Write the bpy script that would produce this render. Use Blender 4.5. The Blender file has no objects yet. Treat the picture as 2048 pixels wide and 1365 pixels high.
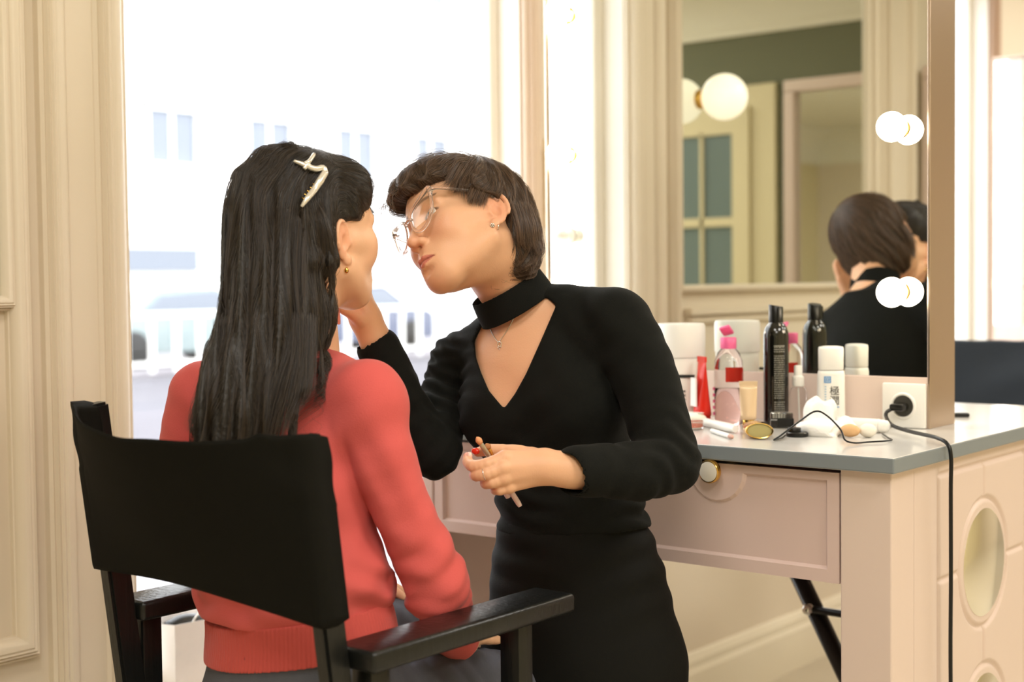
import bpy, bmesh, math, random
import numpy as np
from mathutils import Vector, Matrix
random.seed(7)
rng = np.random.default_rng(11)
sc = bpy.context.scene
C = sc.collection
PI = math.pi
# ---------------------------------------------------------------- camera
F_PX, CAM_H = 2844.0, 1.33
AZ, PITCH, ROLL = math.radians(39.0), math.radians(-2.36), math.radians(0.65)
c_f = Vector((-math.sin(AZ)*math.cos(PITCH), math.cos(AZ)*math.cos(PITCH), math.sin(PITCH)))
c_r0 = Vector((math.cos(AZ), math.sin(AZ), 0))
c_u0 = c_r0.cross(c_f)
c_r = c_r0*math.cos(ROLL) - c_u0*math.sin(ROLL)
c_u = c_u0*math.cos(ROLL) + c_r0*math.sin(ROLL)
cam_d = bpy.data.cameras.new('camera')
cam = bpy.data.objects.new('camera', cam_d); C.objects.link(cam)
cam_d.sensor_width = 36.0; cam_d.lens = F_PX*36.0/2048
cam.matrix_world = Matrix(((c_r.x, c_u.x, -c_f.x, 0), (c_r.y, c_u.y, -c_f.y, 0), (c_r.z, c_u.z, -c_f.z, CAM_H), (0, 0, 0, 1)))
cam_d.clip_start = 0.05; cam_d.clip_end = 200
cam_d.dof.use_dof = True; cam_d.dof.focus_distance = 2.2; cam_d.dof.aperture_fstop = 3.2
sc.camera = cam
sc.view_settings.view_transform = 'Standard'
try: sc.view_settings.look = 'None'
except Exception: pass
sc.view_settings.gamma = 1.0
sc.view_settings.exposure = 0.0
sc.cycles.use_denoising = True
sc.cycles.max_bounces = 10
sc.cycles.diffuse_bounces = 5
sc.cycles.glossy_bounces = 6
sc.cycles.transmission_bounces = 8
sc.cycles.transparent_max_bounces = 24
sc.cycles.sample_clamp_indirect = 6.0

# ---------------------------------------------------------------- sky
w = bpy.data.worlds.new('sky'); sc.world = w; w.use_nodes = True
bg = w.node_tree.nodes['Background']
bg.inputs[0].default_value = (0.93, 0.965, 1.0, 1)
bg.inputs[1].default_value = 6.5

def area(name, loc, size, power, color=(1, .955, .89), rot=(0, 0, 0), sy=None):
    d = bpy.data.lights.new(name, 'AREA'); d.energy = power; d.color = color
    d.shape = 'RECTANGLE'; d.size = size; d.size_y = sy or size
    o = bpy.data.objects.new(name, d); o.location = loc; o.rotation_euler = rot; C.objects.link(o)
    return o
# unseen fill lights added under the ceiling to brighten the salon
area('ceiling_fill', (0.9, -0.7, 2.93), 0.9, 46)
area('ceiling_fill', (-0.6, 0.25, 2.93), 0.7, 26)
area('ceiling_fill', (0.9, 1.6, 2.93), 0.9, 40)
area('ceiling_fill', (0.2, 4.2, 2.93), 0.9, 50)
area('ceiling_fill', (-0.9, 6.6, 2.93), 0.9, 50)

# ---------------------------------------------------------------- picture maths, used to find where things stand
def at(x, y, D):
    return Vector((0, 0, CAM_H)) + D*(c_f + c_r*((x-1024)/F_PX) - c_u*((y-682.5)/F_PX))
def A(x, y, D): return np.array(at(x, y, D))

# ---------------------------------------------------------------- materials
def lin(c):
    c = [v/255 if max(c) > 1.001 else v for v in c]
    return tuple((v/12.92 if v <= .04045 else ((v+.055)/1.055)**2.4) for v in c)
MATS = {}
def mat(name, col, rough=.5, metal=0., bump=0., bscale=60., var=0., vscale=8., spec=.5, sheen=0., coat=0., trans=0., ior=1.45,
        alpha=1., emit=0., ecol=None, sss=0., stretch=None, attr=None, detail=3.):
    m = bpy.data.materials.new(name); m.use_nodes = True
    nt = m.node_tree; b = nt.nodes['Principled BSDF']; L = nt.links
    c = lin(col)+(1,)
    b.inputs['Base Color'].default_value = c
    b.inputs['Roughness'].default_value = rough
    b.inputs['Metallic'].default_value = metal
    b.inputs['Specular IOR Level'].default_value = spec
    b.inputs['Sheen Weight'].default_value = sheen
    b.inputs['Sheen Roughness'].default_value = .4
    b.inputs['Coat Weight'].default_value = coat
    b.inputs['Transmission Weight'].default_value = trans
    b.inputs['IOR'].default_value = ior
    b.inputs['Alpha'].default_value = alpha
    if sss:
        b.inputs['Subsurface Weight'].default_value = sss
        b.inputs['Subsurface Radius'].default_value = (1., .35, .18)
        b.inputs['Subsurface Scale'].default_value = .012
    if emit:
        b.inputs['Emission Color'].default_value = lin(ecol or col)+(1,)
        b.inputs['Emission Strength'].default_value = emit
    tc = nt.nodes.new('ShaderNodeTexCoord'); mp = nt.nodes.new('ShaderNodeMapping')
    L.new(tc.outputs['Object'], mp.inputs['Vector'])
    if stretch: mp.inputs['Scale'].default_value = stretch
    src = None
    if attr:
        an = nt.nodes.new('ShaderNodeAttribute'); an.attribute_name = attr
        src = an.outputs['Color']; L.new(src, b.inputs['Base Color'])
    if var:
        n = nt.nodes.new('ShaderNodeTexNoise'); n.inputs['Scale'].default_value = vscale; n.inputs['Detail'].default_value = detail
        L.new(mp.outputs[0], n.inputs['Vector'])
        mx = nt.nodes.new('ShaderNodeMix'); mx.data_type = 'RGBA'; mx.blend_type = 'MULTIPLY'; mx.inputs[0].default_value = 1
        cr = nt.nodes.new('ShaderNodeValToRGB')
        cr.color_ramp.elements[0].position = .3; cr.color_ramp.elements[1].position = .7
        cr.color_ramp.elements[0].color = (1-var, 1-var, 1-var, 1); cr.color_ramp.elements[1].color = (1, 1, 1, 1)
        L.new(n.outputs['Fac'], cr.inputs[0]); L.new(cr.outputs[0], mx.inputs[7])
        if src: L.new(src, mx.inputs[6])
        else: mx.inputs[6].default_value = c
        L.new(mx.outputs[2], b.inputs['Base Color'])
    if bump:
        n2 = nt.nodes.new('ShaderNodeTexNoise'); n2.inputs['Scale'].default_value = bscale; n2.inputs['Detail'].default_value = 4
        L.new(mp.outputs[0], n2.inputs['Vector'])
        bp = nt.nodes.new('ShaderNodeBump'); bp.inputs['Strength'].default_value = bump; bp.inputs['Distance'].default_value = .002
        L.new(n2.outputs['Fac'], bp.inputs['Height']); L.new(bp.outputs[0], b.inputs['Normal'])
    MATS[name] = m
    return m

M_wall = mat('painted beige wall', (222, 210, 190), .55, bump=.05, bscale=30)
M_trim = mat('painted beige moulding', (224, 212, 192), .42)
M_ceil = mat('cream ceiling', (232, 228, 212), .7)
M_green = mat('olive green wall paint', (110, 112, 88), .7, bump=.05)
M_cream = mat('cream door paint', (218, 206, 168), .5)
M_frost = mat('grey green door glass', (112, 128, 126), .22, spec=.6)
M_floor = mat('pale floor', (204, 194, 174), .35, var=.10, vscale=3)
M_pink = mat('dusty pink lacquer', (214, 190, 182), .42)
M_pinkl = mat('pale pink lacquer', (222, 202, 190), .4)
M_stonesheen = mat('grey laminate worktop with painted sheen', (212, 210, 206), .16, var=.05, vscale=14)  # top paled to paint in the bright reflection; edge keeps the true grey
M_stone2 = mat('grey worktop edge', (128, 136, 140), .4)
M_mirror = mat('mirror silver', (238, 240, 236), .0, 1.)
M_steel = mat('brushed rose steel', (204, 184, 166), .28, 1., bump=.08, bscale=12, stretch=(60, 60, 1.5))
M_chrome = mat('polished chrome', (225, 222, 214), .08, 1.)
M_gold = mat('polished brass', (222, 180, 96), .16, 1.)
M_goldsoft = mat('satin gold plastic', (216, 184, 120), .32, .55)
M_black = mat('black plastic', (14, 14, 14), .3)
M_blackg = mat('glossy black bottle', (16, 15, 13), .1, spec=.6, coat=.3)
M_blackwood = mat('black stained wood', (17, 18, 17), .32, bump=.5, bscale=9, stretch=(12, 12, 1), spec=.5)
M_canvas = mat('black canvas', (19, 18, 13), .92, bump=.35, bscale=900, spec=.15)
M_navy = mat('navy canvas', (44, 52, 62), .85, bump=.2, bscale=600)
M_white = mat('white plastic', (240, 238, 232), .35)
M_whitem = mat('matt white ceramic', (238, 236, 228), .5)
M_paper = mat('white paper', (244, 240, 236), .7, var=.05, vscale=20)
M_tissue = mat('white tissue', (250, 248, 244), .8, bump=.2, bscale=120)
M_red = mat('red plastic', (214, 40, 24), .3)
M_pinkcap = mat('bright pink plastic', (240, 110, 160), .3, sss=.1)
M_clear = mat('clear plastic', (250, 250, 250), .04, trans=1., ior=1.25)
M_liquid = mat('clear pink liquid', (252, 222, 220), .02, trans=1., ior=1.2)
M_cleart = mat('clear resin', (252, 240, 232), .08, trans=.92, ior=1.42)
M_nude = mat('nude tube plastic', (228, 200, 162), .33, .15)
M_silver = mat('silver jewellery', (220, 216, 208), .18, 1.)
M_blue = mat('blue print', (70, 140, 200), .5)
M_ink = mat('black print', (30, 32, 26), .5)
M_greyprint = mat('pale grey print', (150, 148, 138), .5)
M_bulb = mat('lit bulb glass', (255, 250, 240), .3, emit=26., ecol=(255, 236, 208))
M_globe = mat('opal globe glass', (250, 246, 232), .25, emit=.75, ecol=(255, 244, 214))
M_knobface = mat('pearl knob face', (214, 208, 196), .3)
M_orange = mat('peach sponge', (222, 178, 128), .8)
M_foam = mat('off white foam', (244, 238, 224), .8)
M_cable = mat('black rubber cable', (12, 14, 14), .35)

# window glass: clear, lets the daylight straight through
M_glass = bpy.data.materials.new('window glass'); M_glass.use_nodes = True
_nt = M_glass.node_tree; _b = _nt.nodes['Principled BSDF']; _nt.nodes.remove(_b)
_tr = _nt.nodes.new('ShaderNodeBsdfTransparent'); _gl = _nt.nodes.new('ShaderNodeBsdfGlossy'); _gl.inputs['Roughness'].default_value = 0
_fr = _nt.nodes.new('ShaderNodeLayerWeight'); _fr.inputs['Blend'].default_value = .06; _mx = _nt.nodes.new('ShaderNodeMixShader')
_nt.links.new(_fr.outputs['Facing'], _mx.inputs[0]); _nt.links.new(_tr.outputs[0], _mx.inputs[1]); _nt.links.new(_gl.outputs[0], _mx.inputs[2])
_nt.links.new(_mx.outputs[0], _nt.nodes['Material Output'].inputs['Surface'])

M_lens = bpy.data.materials.new('spectacle lens'); M_lens.use_nodes = True
_nt = M_lens.node_tree; _nt.nodes.remove(_nt.nodes['Principled BSDF'])
_tr = _nt.nodes.new('ShaderNodeBsdfTransparent'); _gl = _nt.nodes.new('ShaderNodeBsdfGlossy'); _gl.inputs['Roughness'].default_value = .02; _mx = _nt.nodes.new('ShaderNodeMixShader')
_mx.inputs[0].default_value = .05; _tr.inputs[0].default_value = (.99, .97, .96, 1)
_nt.links.new(_tr.outputs[0], _mx.inputs[1]); _nt.links.new(_gl.outputs[0], _mx.inputs[2]); _nt.links.new(_mx.outputs[0], _nt.nodes['Material Output'].inputs['Surface'])

# ---------------------------------------------------------------- mesh helpers
def obj(name, bm, m=None, parent=None, smooth=False, loc=None, rot=None, auto=None):
    me = bpy.data.meshes.new(name); bm.normal_update(); bm.to_mesh(me); bm.free()
    o = bpy.data.objects.new(name, me); C.objects.link(o)
    ms = m if isinstance(m, (list, tuple)) else ([m] if m else [])
    for x in ms: me.materials.append(x)
    if smooth:
        me.polygons.foreach_set('use_smooth', [True]*len(me.polygons))
    if auto:
        me.polygons.foreach_set('use_smooth', [True]*len(me.polygons))
        me.set_sharp_from_angle(angle=math.radians(auto))
    if parent: o.parent = parent
    if loc: o.location = loc
    if rot: o.rotation_euler = rot
    return o
def thing(name, label, cat, loc=(0, 0, 0), rot=(0, 0, 0), group=None):
    o = bpy.data.objects.new(name, None); C.objects.link(o); o.empty_display_size = .05
    o.location = loc; o.rotation_euler = rot; o['label'] = label; o['category'] = cat
    if group: o['group'] = group
    return o
def tag(o, label, cat, group=None, kind=None):
    o['label'] = label; o['category'] = cat
    if group: o['group'] = group
    if kind: o['kind'] = kind
    return o
def struct(name, bm, m, parent=None, smooth=False, auto=None):
    o = obj(name, bm, m, parent, smooth, auto=auto)
    if parent is None: o['kind'] = 'structure'
    return o
def bx(bm, x0, x1, y0, y1, z0, z1, mi=0, bev=0., M=None, seg=2):
    T = Matrix.Translation(((x0+x1)/2, (y0+y1)/2, (z0+z1)/2)) @ Matrix.Diagonal((abs(x1-x0), abs(y1-y0), abs(z1-z0), 1))
    r = bmesh.ops.create_cube(bm, size=1, matrix=(M @ T) if M else T)
    vs = r['verts']; fs = list({f for v in vs for f in v.link_faces})
    if bev > 0:
        es = list({e for v in vs for e in v.link_edges})
        rr = bmesh.ops.bevel(bm, geom=es, offset=bev, segments=seg, affect='EDGES', profile=.5)
        fs = list({f for v in rr['verts'] for f in v.link_faces} | {f for f in fs if f.is_valid})
    for f in fs: f.material_index = mi
    return bm
def box(*a, **k): return bx(bmesh.new(), *a, **k)
def lathe(prof, n=32, M=None, bm=None, mi=0, cap=True):
    bm = bm or bmesh.new(); rings = []
    for r, z in prof:
        ring = []
        for i in range(n):
            a = 2*PI*i/n; v = Vector((r*math.cos(a), r*math.sin(a), z))
            ring.append(bm.verts.new(M @ v if M else v))
        rings.append(ring)
    for a, b in zip(rings, rings[1:]):
        for i in range(n):
            f = bm.faces.new((a[i], a[(i+1) % n], b[(i+1) % n], b[i])); f.material_index = mi
    if cap:
        for ring, fl in ((rings[0], True), (rings[-1], False)):
            f = bm.faces.new(ring[::-1] if fl else ring); f.material_index = mi
    return bm
def frame_to(d):
    d = Vector(d).normalized()
    return d.to_track_quat('Z', 'Y').to_matrix().to_4x4()
def tube(pts, r, n=10, bm=None, mi=0, close=False, rs=None):
    bm = bm or bmesh.new(); pts = [Vector(p) for p in pts]; N = len(pts); rings = []
    prev = None
    for i, p in enumerate(pts):
        if close: d = pts[(i+1) % N]-pts[(i-1) % N]
        else: d = (pts[min(i+1, N-1)]-pts[max(i-1, 0)])
        d.normalize()
        if prev is None:
            x = d.orthogonal().normalized()
        else:
            x = (prev - d*prev.dot(d)).normalized()
        prev = x; y = d.cross(x); rr = rs[i] if rs is not None else r
        rings.append([bm.verts.new(p + (x*math.cos(2*PI*k/n)+y*math.sin(2*PI*k/n))*rr) for k in range(n)])
    rng_ = range(N if close else N-1)
    for i in rng_:
        a, b = rings[i], rings[(i+1) % N]
        for k in range(n):
            f = bm.faces.new((a[k], a[(k+1) % n], b[(k+1) % n], b[k])); f.material_index = mi
    if not close:
        bm.faces.new(rings[0][::-1]).material_index = mi; bm.faces.new(rings[-1]).material_index = mi
    return bm
def spline(pts, n=8):
    P = [np.array(p, float) for p in pts]; P = [2*P[0]-P[1]]+P+[2*P[-1]-P[-2]]; out = []
    for i in range(1, len(P)-2):
        for k in range(n):
            t = k/n; a, b, c, d = P[i-1], P[i], P[i+1], P[i+2]
            out.append(.5*((2*b)+(-a+c)*t+(2*a-5*b+4*c-d)*t*t+(-a+3*b-3*c+d)*t**3))
    out.append(P[-2]); return out
def sph(c, r, bm=None, mi=0, u=24, v=16, sc_=(1, 1, 1), M=None):
    bm = bm or bmesh.new()
    T = Matrix.Translation(c) @ (M or Matrix()) @ Matrix.Diagonal((sc_[0], sc_[1], sc_[2], 1))
    rr = bmesh.ops.create_uvsphere(bm, u_segments=u, v_segments=v, radius=r, matrix=T)
    for f in {f for vv in rr['verts'] for f in vv.link_faces}: f.material_index = mi
    return bm
def prism(pts, z0, z1, M=None, bm=None, mi=0, bev=0.):
    bm = bm or bmesh.new()
    a = [bm.verts.new((M @ Vector((x, y, z0))) if M else (x, y, z0)) for x, y in pts]
    b = [bm.verts.new((M @ Vector((x, y, z1))) if M else (x, y, z1)) for x, y in pts]
    n = len(pts); fs = [bm.faces.new(a[::-1]), bm.faces.new(b)]
    for i in range(n): fs.append(bm.faces.new((a[i], a[(i+1) % n], b[(i+1) % n], b[i])))
    for f in fs: f.material_index = mi
    bmesh.ops.recalc_face_normals(bm, faces=bm.faces)
    if bev: bmesh.ops.bevel(bm, geom=list(bm.edges), offset=bev, segments=2, affect='EDGES')
    return bm
def ring_flat(r0, r1, z0, z1, M=None, n=48, bm=None, mi=0):
    bm = bm or bmesh.new(); Q = []
    for r, z in ((r0, z0), (r1, z0), (r1, z1), (r0, z1)):
        Q.append([bm.verts.new((M @ Vector((r*math.cos(2*PI*i/n), r*math.sin(2*PI*i/n), z))) if M else (r*math.cos(2*PI*i/n), r*math.sin(2*PI*i/n), z)) for i in range(n)])
    for j in range(4):
        a, b = Q[j], Q[(j+1) % 4]
        for i in range(n):
            bm.faces.new((a[i], a[(i+1) % n], b[(i+1) % n], b[i])).material_index = mi
    bmesh.ops.recalc_face_normals(bm, faces=bm.faces)
    return bm
def copy_tree(o, parent=None):
    c = o.copy(); C.objects.link(c)
    if parent: c.parent = parent
    for ch in list(o.children): copy_tree(ch, c)
    return c
# ================================================================ ROOM
WX = -2.30          # window wall plane
YB, YF, XE, ZC = -1.5, 8.6, 2.7, 2.95
struct('floor', box(WX-.3, XE+.15, YB-.2, YF+.15, -.1, 0), M_floor)
struct('ceiling', box(WX-.3, XE+.15, YB-.2, YF+.15, ZC, ZC+.1), M_ceil)
struct('wall_east', box(XE, XE+.12, YB, YF, 0, ZC), M_cream)
struct('wall_far', box(WX, XE, YF, YF+.12, 0, ZC), M_wall)
struct('wall_back', box(WX, XE, YB-.12, YB, 0, ZC), M_green)
# window wall: panelled, two tall shop windows
W1 = (1.662, 2.885, .50, 2.62); W2 = (3.95, 6.15, .74, 2.62)
bm = bmesh.new(); TH = .16
ys = [YB, W1[0], W1[1], W2[0], W2[1], YF]
for a, b in ((ys[0], ys[1]), (ys[2], ys[3]), (ys[4], ys[5])): bx(bm, WX-TH, WX, a, b, 0, ZC)
for Wn in (W1, W2):
    bx(bm, WX-TH, WX, Wn[0], Wn[1], 0, Wn[2]); bx(bm, WX-TH, WX, Wn[0], Wn[1], Wn[3], ZC)
struct('wall_left', bm, M_wall)
M_wframe = mat('rose brown window frame', (176, 146, 122), .4)
M_base = mat('pale skirting paint', (236, 228, 208), .4)

def mould_profile(w, t):
    # stepped and rounded picture-frame moulding section: (across, out of the wall)
    pr = [(0, 0), (0, t*.45), (.10*w, t*.62), (.16*w, t*.55), (.22*w, t*.85), (.30*w, t*.78), (.36*w, t*.95), (.44*w, t*.9)]
    for k in range(9):
        a = PI/2 - k*PI/2/8
        pr.append((w*.52+w*.44*math.cos(a)*1.0, t*.35+t*.65*math.sin(a)))
    pr += [(w, t*.3), (w, 0)]
    return pr
def mould_frame(bm, y0, y1, z0, z1, wd, t, x=WX, flip=False):
    """mitred rectangular moulding on the plane x, looking towards +x"""
    pr = mould_profile(wd, t)
    if flip: pr = [(wd-a, b) for a, b in pr][::-1]
    corners = [(y0, z0, 1, 1), (y1, z0, -1, 1), (y1, z1, -1, -1), (y0, z1, 1, -1)]
    rings = [[bm.verts.new((x+b, cy+sy*a, cz+sz*a)) for a, b in pr] for cy, cz, sy, sz in corners]
    for i in range(4):
        A_, B_ = rings[i], rings[(i+1) % 4]
        for k in range(len(pr)-1): bm.faces.new((A_[k], A_[k+1], B_[k+1], B_[k]))
    return bm
def mould_line(bm, y0, y1, wd, t, z0, z1, x=WX, flip=False):
    """upright moulding strip between z0 and z1 across y0..y0+wd"""
    pr = mould_profile(wd, t)
    if flip: pr = [(wd-a, b) for a, b in pr][::-1]
    A_ = [bm.verts.new((x+b, y0+a, z0)) for a, b in pr]; B_ = [bm.verts.new((x+b, y0+a, z1)) for a, b in pr]
    for k in range(len(pr)-1): bm.faces.new((A_[k], A_[k+1], B_[k+1], B_[k]))
    return bm
# trims: casing beside the window, upright moulding, large wall panel
bm = mould_line(bmesh.new(), 1.588, 0, .066, .036, 0, ZC); bx(bm, WX, WX+.012, 1.652, 1.6625, 0, ZC)
struct('trim_1', bm, M_trim, auto=40)
bm = mould_line(bmesh.new(), 1.474, 0, .056, .034, 0, ZC)
struct('trim_2', bm, M_trim, auto=40)
bm = mould_frame(bmesh.new(), .02, 1.447, .66, 2.75, .045, .035)
struct('trim_3', bm, M_trim, auto=40)
bm = bmesh.new(); bx(bm, WX, WX+.015, 1.53, 1.588, 0, ZC)   # flat raised band between the mouldings
struct('trim_4', bm, M_trim)
bm = mould_frame(bmesh.new(), .12, 1.345, .76, 1.225, .03, .02)
bx(bm, WX, WX+.03, .12, 1.355, 1.225, 1.245)
struct('trim_5', bm, M_trim, auto=40)
bm = mould_frame(bmesh.new(), -.32, -.06, .3, 2.75, .03, .03)
struct('trim_6', bm, M_trim, auto=40)
bm = mould_line(bmesh.new(), -.02, 0, .045, .035, 0, ZC, flip=True)
struct('trim_7', bm, M_trim, auto=40)
# pier between the windows
bm = mould_line(bmesh.new(), 2.888, 0, .07, .03, 0, ZC)
struct('trim_8', bm, mat('pale rose trim', (218, 198, 178), .4), auto=40)
bm = mould_line(bmesh.new(), 3.86, 0, .08, .035, .95, ZC, flip=True); mould_frame(bm, 3.10, 3.78, .95, 2.7, .04, .025)
struct('trim_13', bm, M_trim, auto=40)
bm = mould_line(bmesh.new(), 6.155, 0, .09, .035, 0, ZC)
struct('trim_9', bm, M_wframe, auto=40)
# baseboards
def base_bm(a, b):
    bm = bmesh.new(); pr = [(0, 0), (.022, 0), (.022, .13), (.014, .145), (.016, .165), (.008, .185), (0, .19)]
    A_ = [bm.verts.new((WX+x, a, z)) for x, z in pr]; B_ = [bm.verts.new((WX+x, b, z)) for x, z in pr]
    for k in range(len(pr)-1): bm.faces.new((A_[k], A_[k+1], B_[k+1], B_[k]))
    return bm
struct('baseboard_left', base_bm(YB, YF), M_base)
struct('baseboard_back', box(WX, XE, YB, YB+.02, 0, .19, bev=.004), M_trim)
struct('baseboard_far', box(WX, XE, YF-.02, YF, 0, .19, bev=.004), M_trim)
# cornices: cove at the ceiling round the room
def cove(x0, x1, y0, y1, nx, ny):
    bm = bmesh.new(); pr = [(.0, -.36), (.02, -.36), (.02, -.33), (.03, -.31)]
    for k in range(8):
        a = k/7*PI/2; pr.append((.03+.2*(1-math.cos(a)), -.31+.25*math.sin(a)))
    pr += [(.25, -.04), (.25, 0)]
    A_ = [bm.verts.new((x0+nx*d, y0+ny*d, ZC+z)) for d, z in pr]; B_ = [bm.verts.new((x1+nx*d, y1+ny*d, ZC+z)) for d, z in pr]
    for k in range(len(pr)-1): bm.faces.new((A_[k], A_[k+1], B_[k+1], B_[k]))
    return bm
struct('trim_10', cove(WX, XE, YB, YB, 0, 1), M_ceil, auto=40)
struct('trim_11', cove(XE, XE, YB, YF, -1, 0), M_ceil, auto=40)
struct('trim_12', cove(WX, XE, YF, YF, 0, -1), M_ceil, auto=40)
# windows
M_wwhite = mat('white window frame', (240, 234, 222), .4)
def window(idx, Wn, fr):
    y0, y1, z0, z1 = Wn
    bm = bmesh.new(); d0, d1 = WX-.13, WX-.07
    f = .045
    bx(bm, d0, d1, y0, y0+f, z0, z1, bev=.006); bx(bm, d0, d1, y1-.035, y1, z0, z1, bev=.006)
    bx(bm, d0, d1, y0, y1, z0, z0+.05, bev=.006); bx(bm, d0, d1, y0, y1, z1-.05, z1, bev=.006)
    r = struct('window_%d' % idx, bm, fr)
    g = obj('window_pane', box(WX-.103, WX-.099, y0+f, y1-.035, z0+.05, z1-.05), M_glass, r)
    bm = bmesh.new(); bx(bm, WX-TH, WX+.001, y0-.001, y0+.004, z0, z1); bx(bm, WX-TH, WX+.001, y1-.004, y1+.001, z0, z1); bx(bm, WX-TH, WX+.001, y0, y1, z1-.004, z1)
    obj('window_reveal', bm, M_wwhite, r)
    s = obj('window_sill', box(WX-.16, WX+.05, y0-.0, y1+.0, z0-.04, z0+.001, bev=.006), M_wwhite, r)
    return r
win1 = window(1, W1, M_wwhite)
window(2, W2, M_wwhite)
# the sill of the first window is a deep white ledge outside it too
# brass pull handle on the window casement
hb = thing('pull_handle', 'long white pull handle with a brass edge on the window frame behind the standing woman', 'handle', (WX, 2.988, 1.590))
P = A(1095, 330, 2.0)
obj('grip', bx(bmesh.new(), .035, .055, -.02, .02, -.10, .10, bev=.008), M_white, hb)
obj('backplate', bx(bmesh.new(), 0, .012, -.026, .026, -.115, .115, bev=.004), mat('sand painted plate', (206, 182, 142), .5), hb)
for z in (-.07, .07): obj('handle_mount', lathe([(.007, 0), (.007, .04)], 12, Matrix.Translation((.0, 0, z)) @ Matrix.Rotation(PI/2, 4, 'Y')), M_gold, hb)

# big wall mirror on the window wall (seen in the vanity mirror)
wm = thing('wall_mirror', 'large framed wall mirror on the panelled wall, seen in the vanity mirror', 'mirror', (WX, .765, 1.29))
obj('mirror_glass', box(.006, .012, -.655, .640, 0.02, 1.40), M_mirror, wm)
bm = bmesh.new(); mould_frame(bm, -.675, .652, 0, 1.42, .028, .03, x=.0); obj('frame', bm, M_trim, wm, auto=40)

# olive back wall: cream double door with panes, pale casing
door = struct('door_1', box(-1.06, .36, YB, YB+.035, 0, 2.33, bev=.006), M_cream)
def leaf(x0, x1):
    bm = bmesh.new(); y0, y1 = YB+.03, YB+.06
    cols = [(x0+.10, x0+.10+.175), (x1-.10-.175, x1-.10)]
    xs = [x0, cols[0][0], cols[0][1], cols[1][0], cols[1][1], x1]
    bx(bm, x0, x0+.10, y0, y1, 0.01, 2.22); bx(bm, x1-.10, x1, y0, y1, .01, 2.22); bx(bm, cols[0][1], cols[1][0], y0, y1, 1.1, 2.1)
    for z0, z1 in ((.01, .22), (1.0, 1.18), (1.61, 1.655), (2.086, 2.22)): bx(bm, x0+.10, x1-.10, y0, y1, z0, z1)
    bx(bm, x0+.10, x1-.10, y0, y0+.012, .2, 1.02); mm = bx(bm, x0+.16, x1-.16, y0, y0+.024, .28, .94, bev=.01)
    o = obj('door_leaf', bm, M_cream, door)
    for (a, b) in cols:
        for z0, z1 in ((1.18, 1.61), (1.655, 2.086)):
            obj('glass_pane', box(a, b, y0+.008, y0+.014, z0, z1), M_frost, o)
    return o
l1 = leaf(-.92, -.352); l2 = leaf(-.348, .22)
hnd = obj('door_handle', tube([(-.39, YB+.06, 1.05), (-.39, YB+.11, 1.05), (-.47, YB+.11, 1.05)], .009), M_gold, l1, smooth=True)

# tall pink framed mirror standing against the window wall behind the camera (seen twice in the reflections)
pm = thing('standing_mirror', 'tall pink framed mirror at the far end of the reflected room', 'mirror', (-1.985, -.40, 0))
bm = bmesh.new()
for a in ((-.285, -.235, 0, 2.109), (.235, .285, 0, 2.109), (-.285, .285, 2.11, 2.16), (-.2345, .2345, .35, .41)): bx(bm, a[0], a[1], -.02, .05, a[2], a[3], bev=.006)
obj('frame', bm, M_pinkl, pm)
obj('mirror_glass', box(-.234, .234, .012, .018, .41, 2.109), M_mirror, pm)
obj('back_panel', box(-.236, .236, -.015, .011, .41, 2.11), M_pink, pm)
obj('kick_panel', box(-.236, .236, -.005, .03, 0, .35), M_pink, pm)

# opal globe wall lamp in front of the wall mirror
gl = thing('globe_lamp', 'white opal globe lamp on the wall mirror, seen in the vanity mirror', 'lamp', (WX, 1.26, 1.882))
obj('globe', sph((.090, 0, 0), .070, u=40, v=24), M_globe, gl, smooth=True)
obj('wall_plate', lathe([(.028, .012), (.03, .016), (.03, .022), (.010, .022), (.010, .026)], 24, Matrix.Rotation(PI/2, 4, 'Y')), M_gold, gl, auto=40)
# olive wall art and shelf glow: a small console with a lit strip behind, seen beyond the reflections
co = thing('wall_shelf', 'cream wall shelf with a lit strip on the olive wall of the reflected room', 'shelf', (1.35, YB, 1.15))
obj('shelf_board', box(-.45, .45, 0, .22, 0, .03, bev=.004), M_cream, co)
obj('light_strip', box(-.4, .4, .02, .04, .66, .70, bev=.004), mat('lit strip', (255, 244, 210), .4, emit=6), co)
obj('back_board', box(-.45, .45, 0, .018, 0.03, .75), M_cream, co)

# ================================================================ STREET outside
M_facade = mat('pale rendered facade', (236, 234, 230), .8, bump=.1, bscale=4)
M_fwin = mat('grey facade glazing', (112, 118, 128), .3)
M_asph = mat('grey asphalt', (96, 94, 100), .9, var=.15, vscale=.6)
M_pave = mat('pale paving', (150, 146, 150), .85, var=.1, vscale=1)
struct('pavement', box(-9.0, WX-TH, -12, 40, -.25, -.12), M_pave)
struct('road', box(-19.6, -9.0, -20, 60, -.3, -.2), M_asph)
struct('far_pavement', box(-26, -19.6, -20, 60, -.25, -.1), M_pave)
fb = thing('street_building', 'pale street building with tall windows across the road', 'building', (-25, 20, -.1))
bm = bmesh.new(); bx(bm, -1, 0, -32, 34, 0, 18)
for z in (2.6, 7.3): bx(bm, 0, .25, -32, 34, z, z+.3)
bx(bm, 0, .12, -32, 34, 0, .9)
obj('facade', bm, M_facade, fb)
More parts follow.
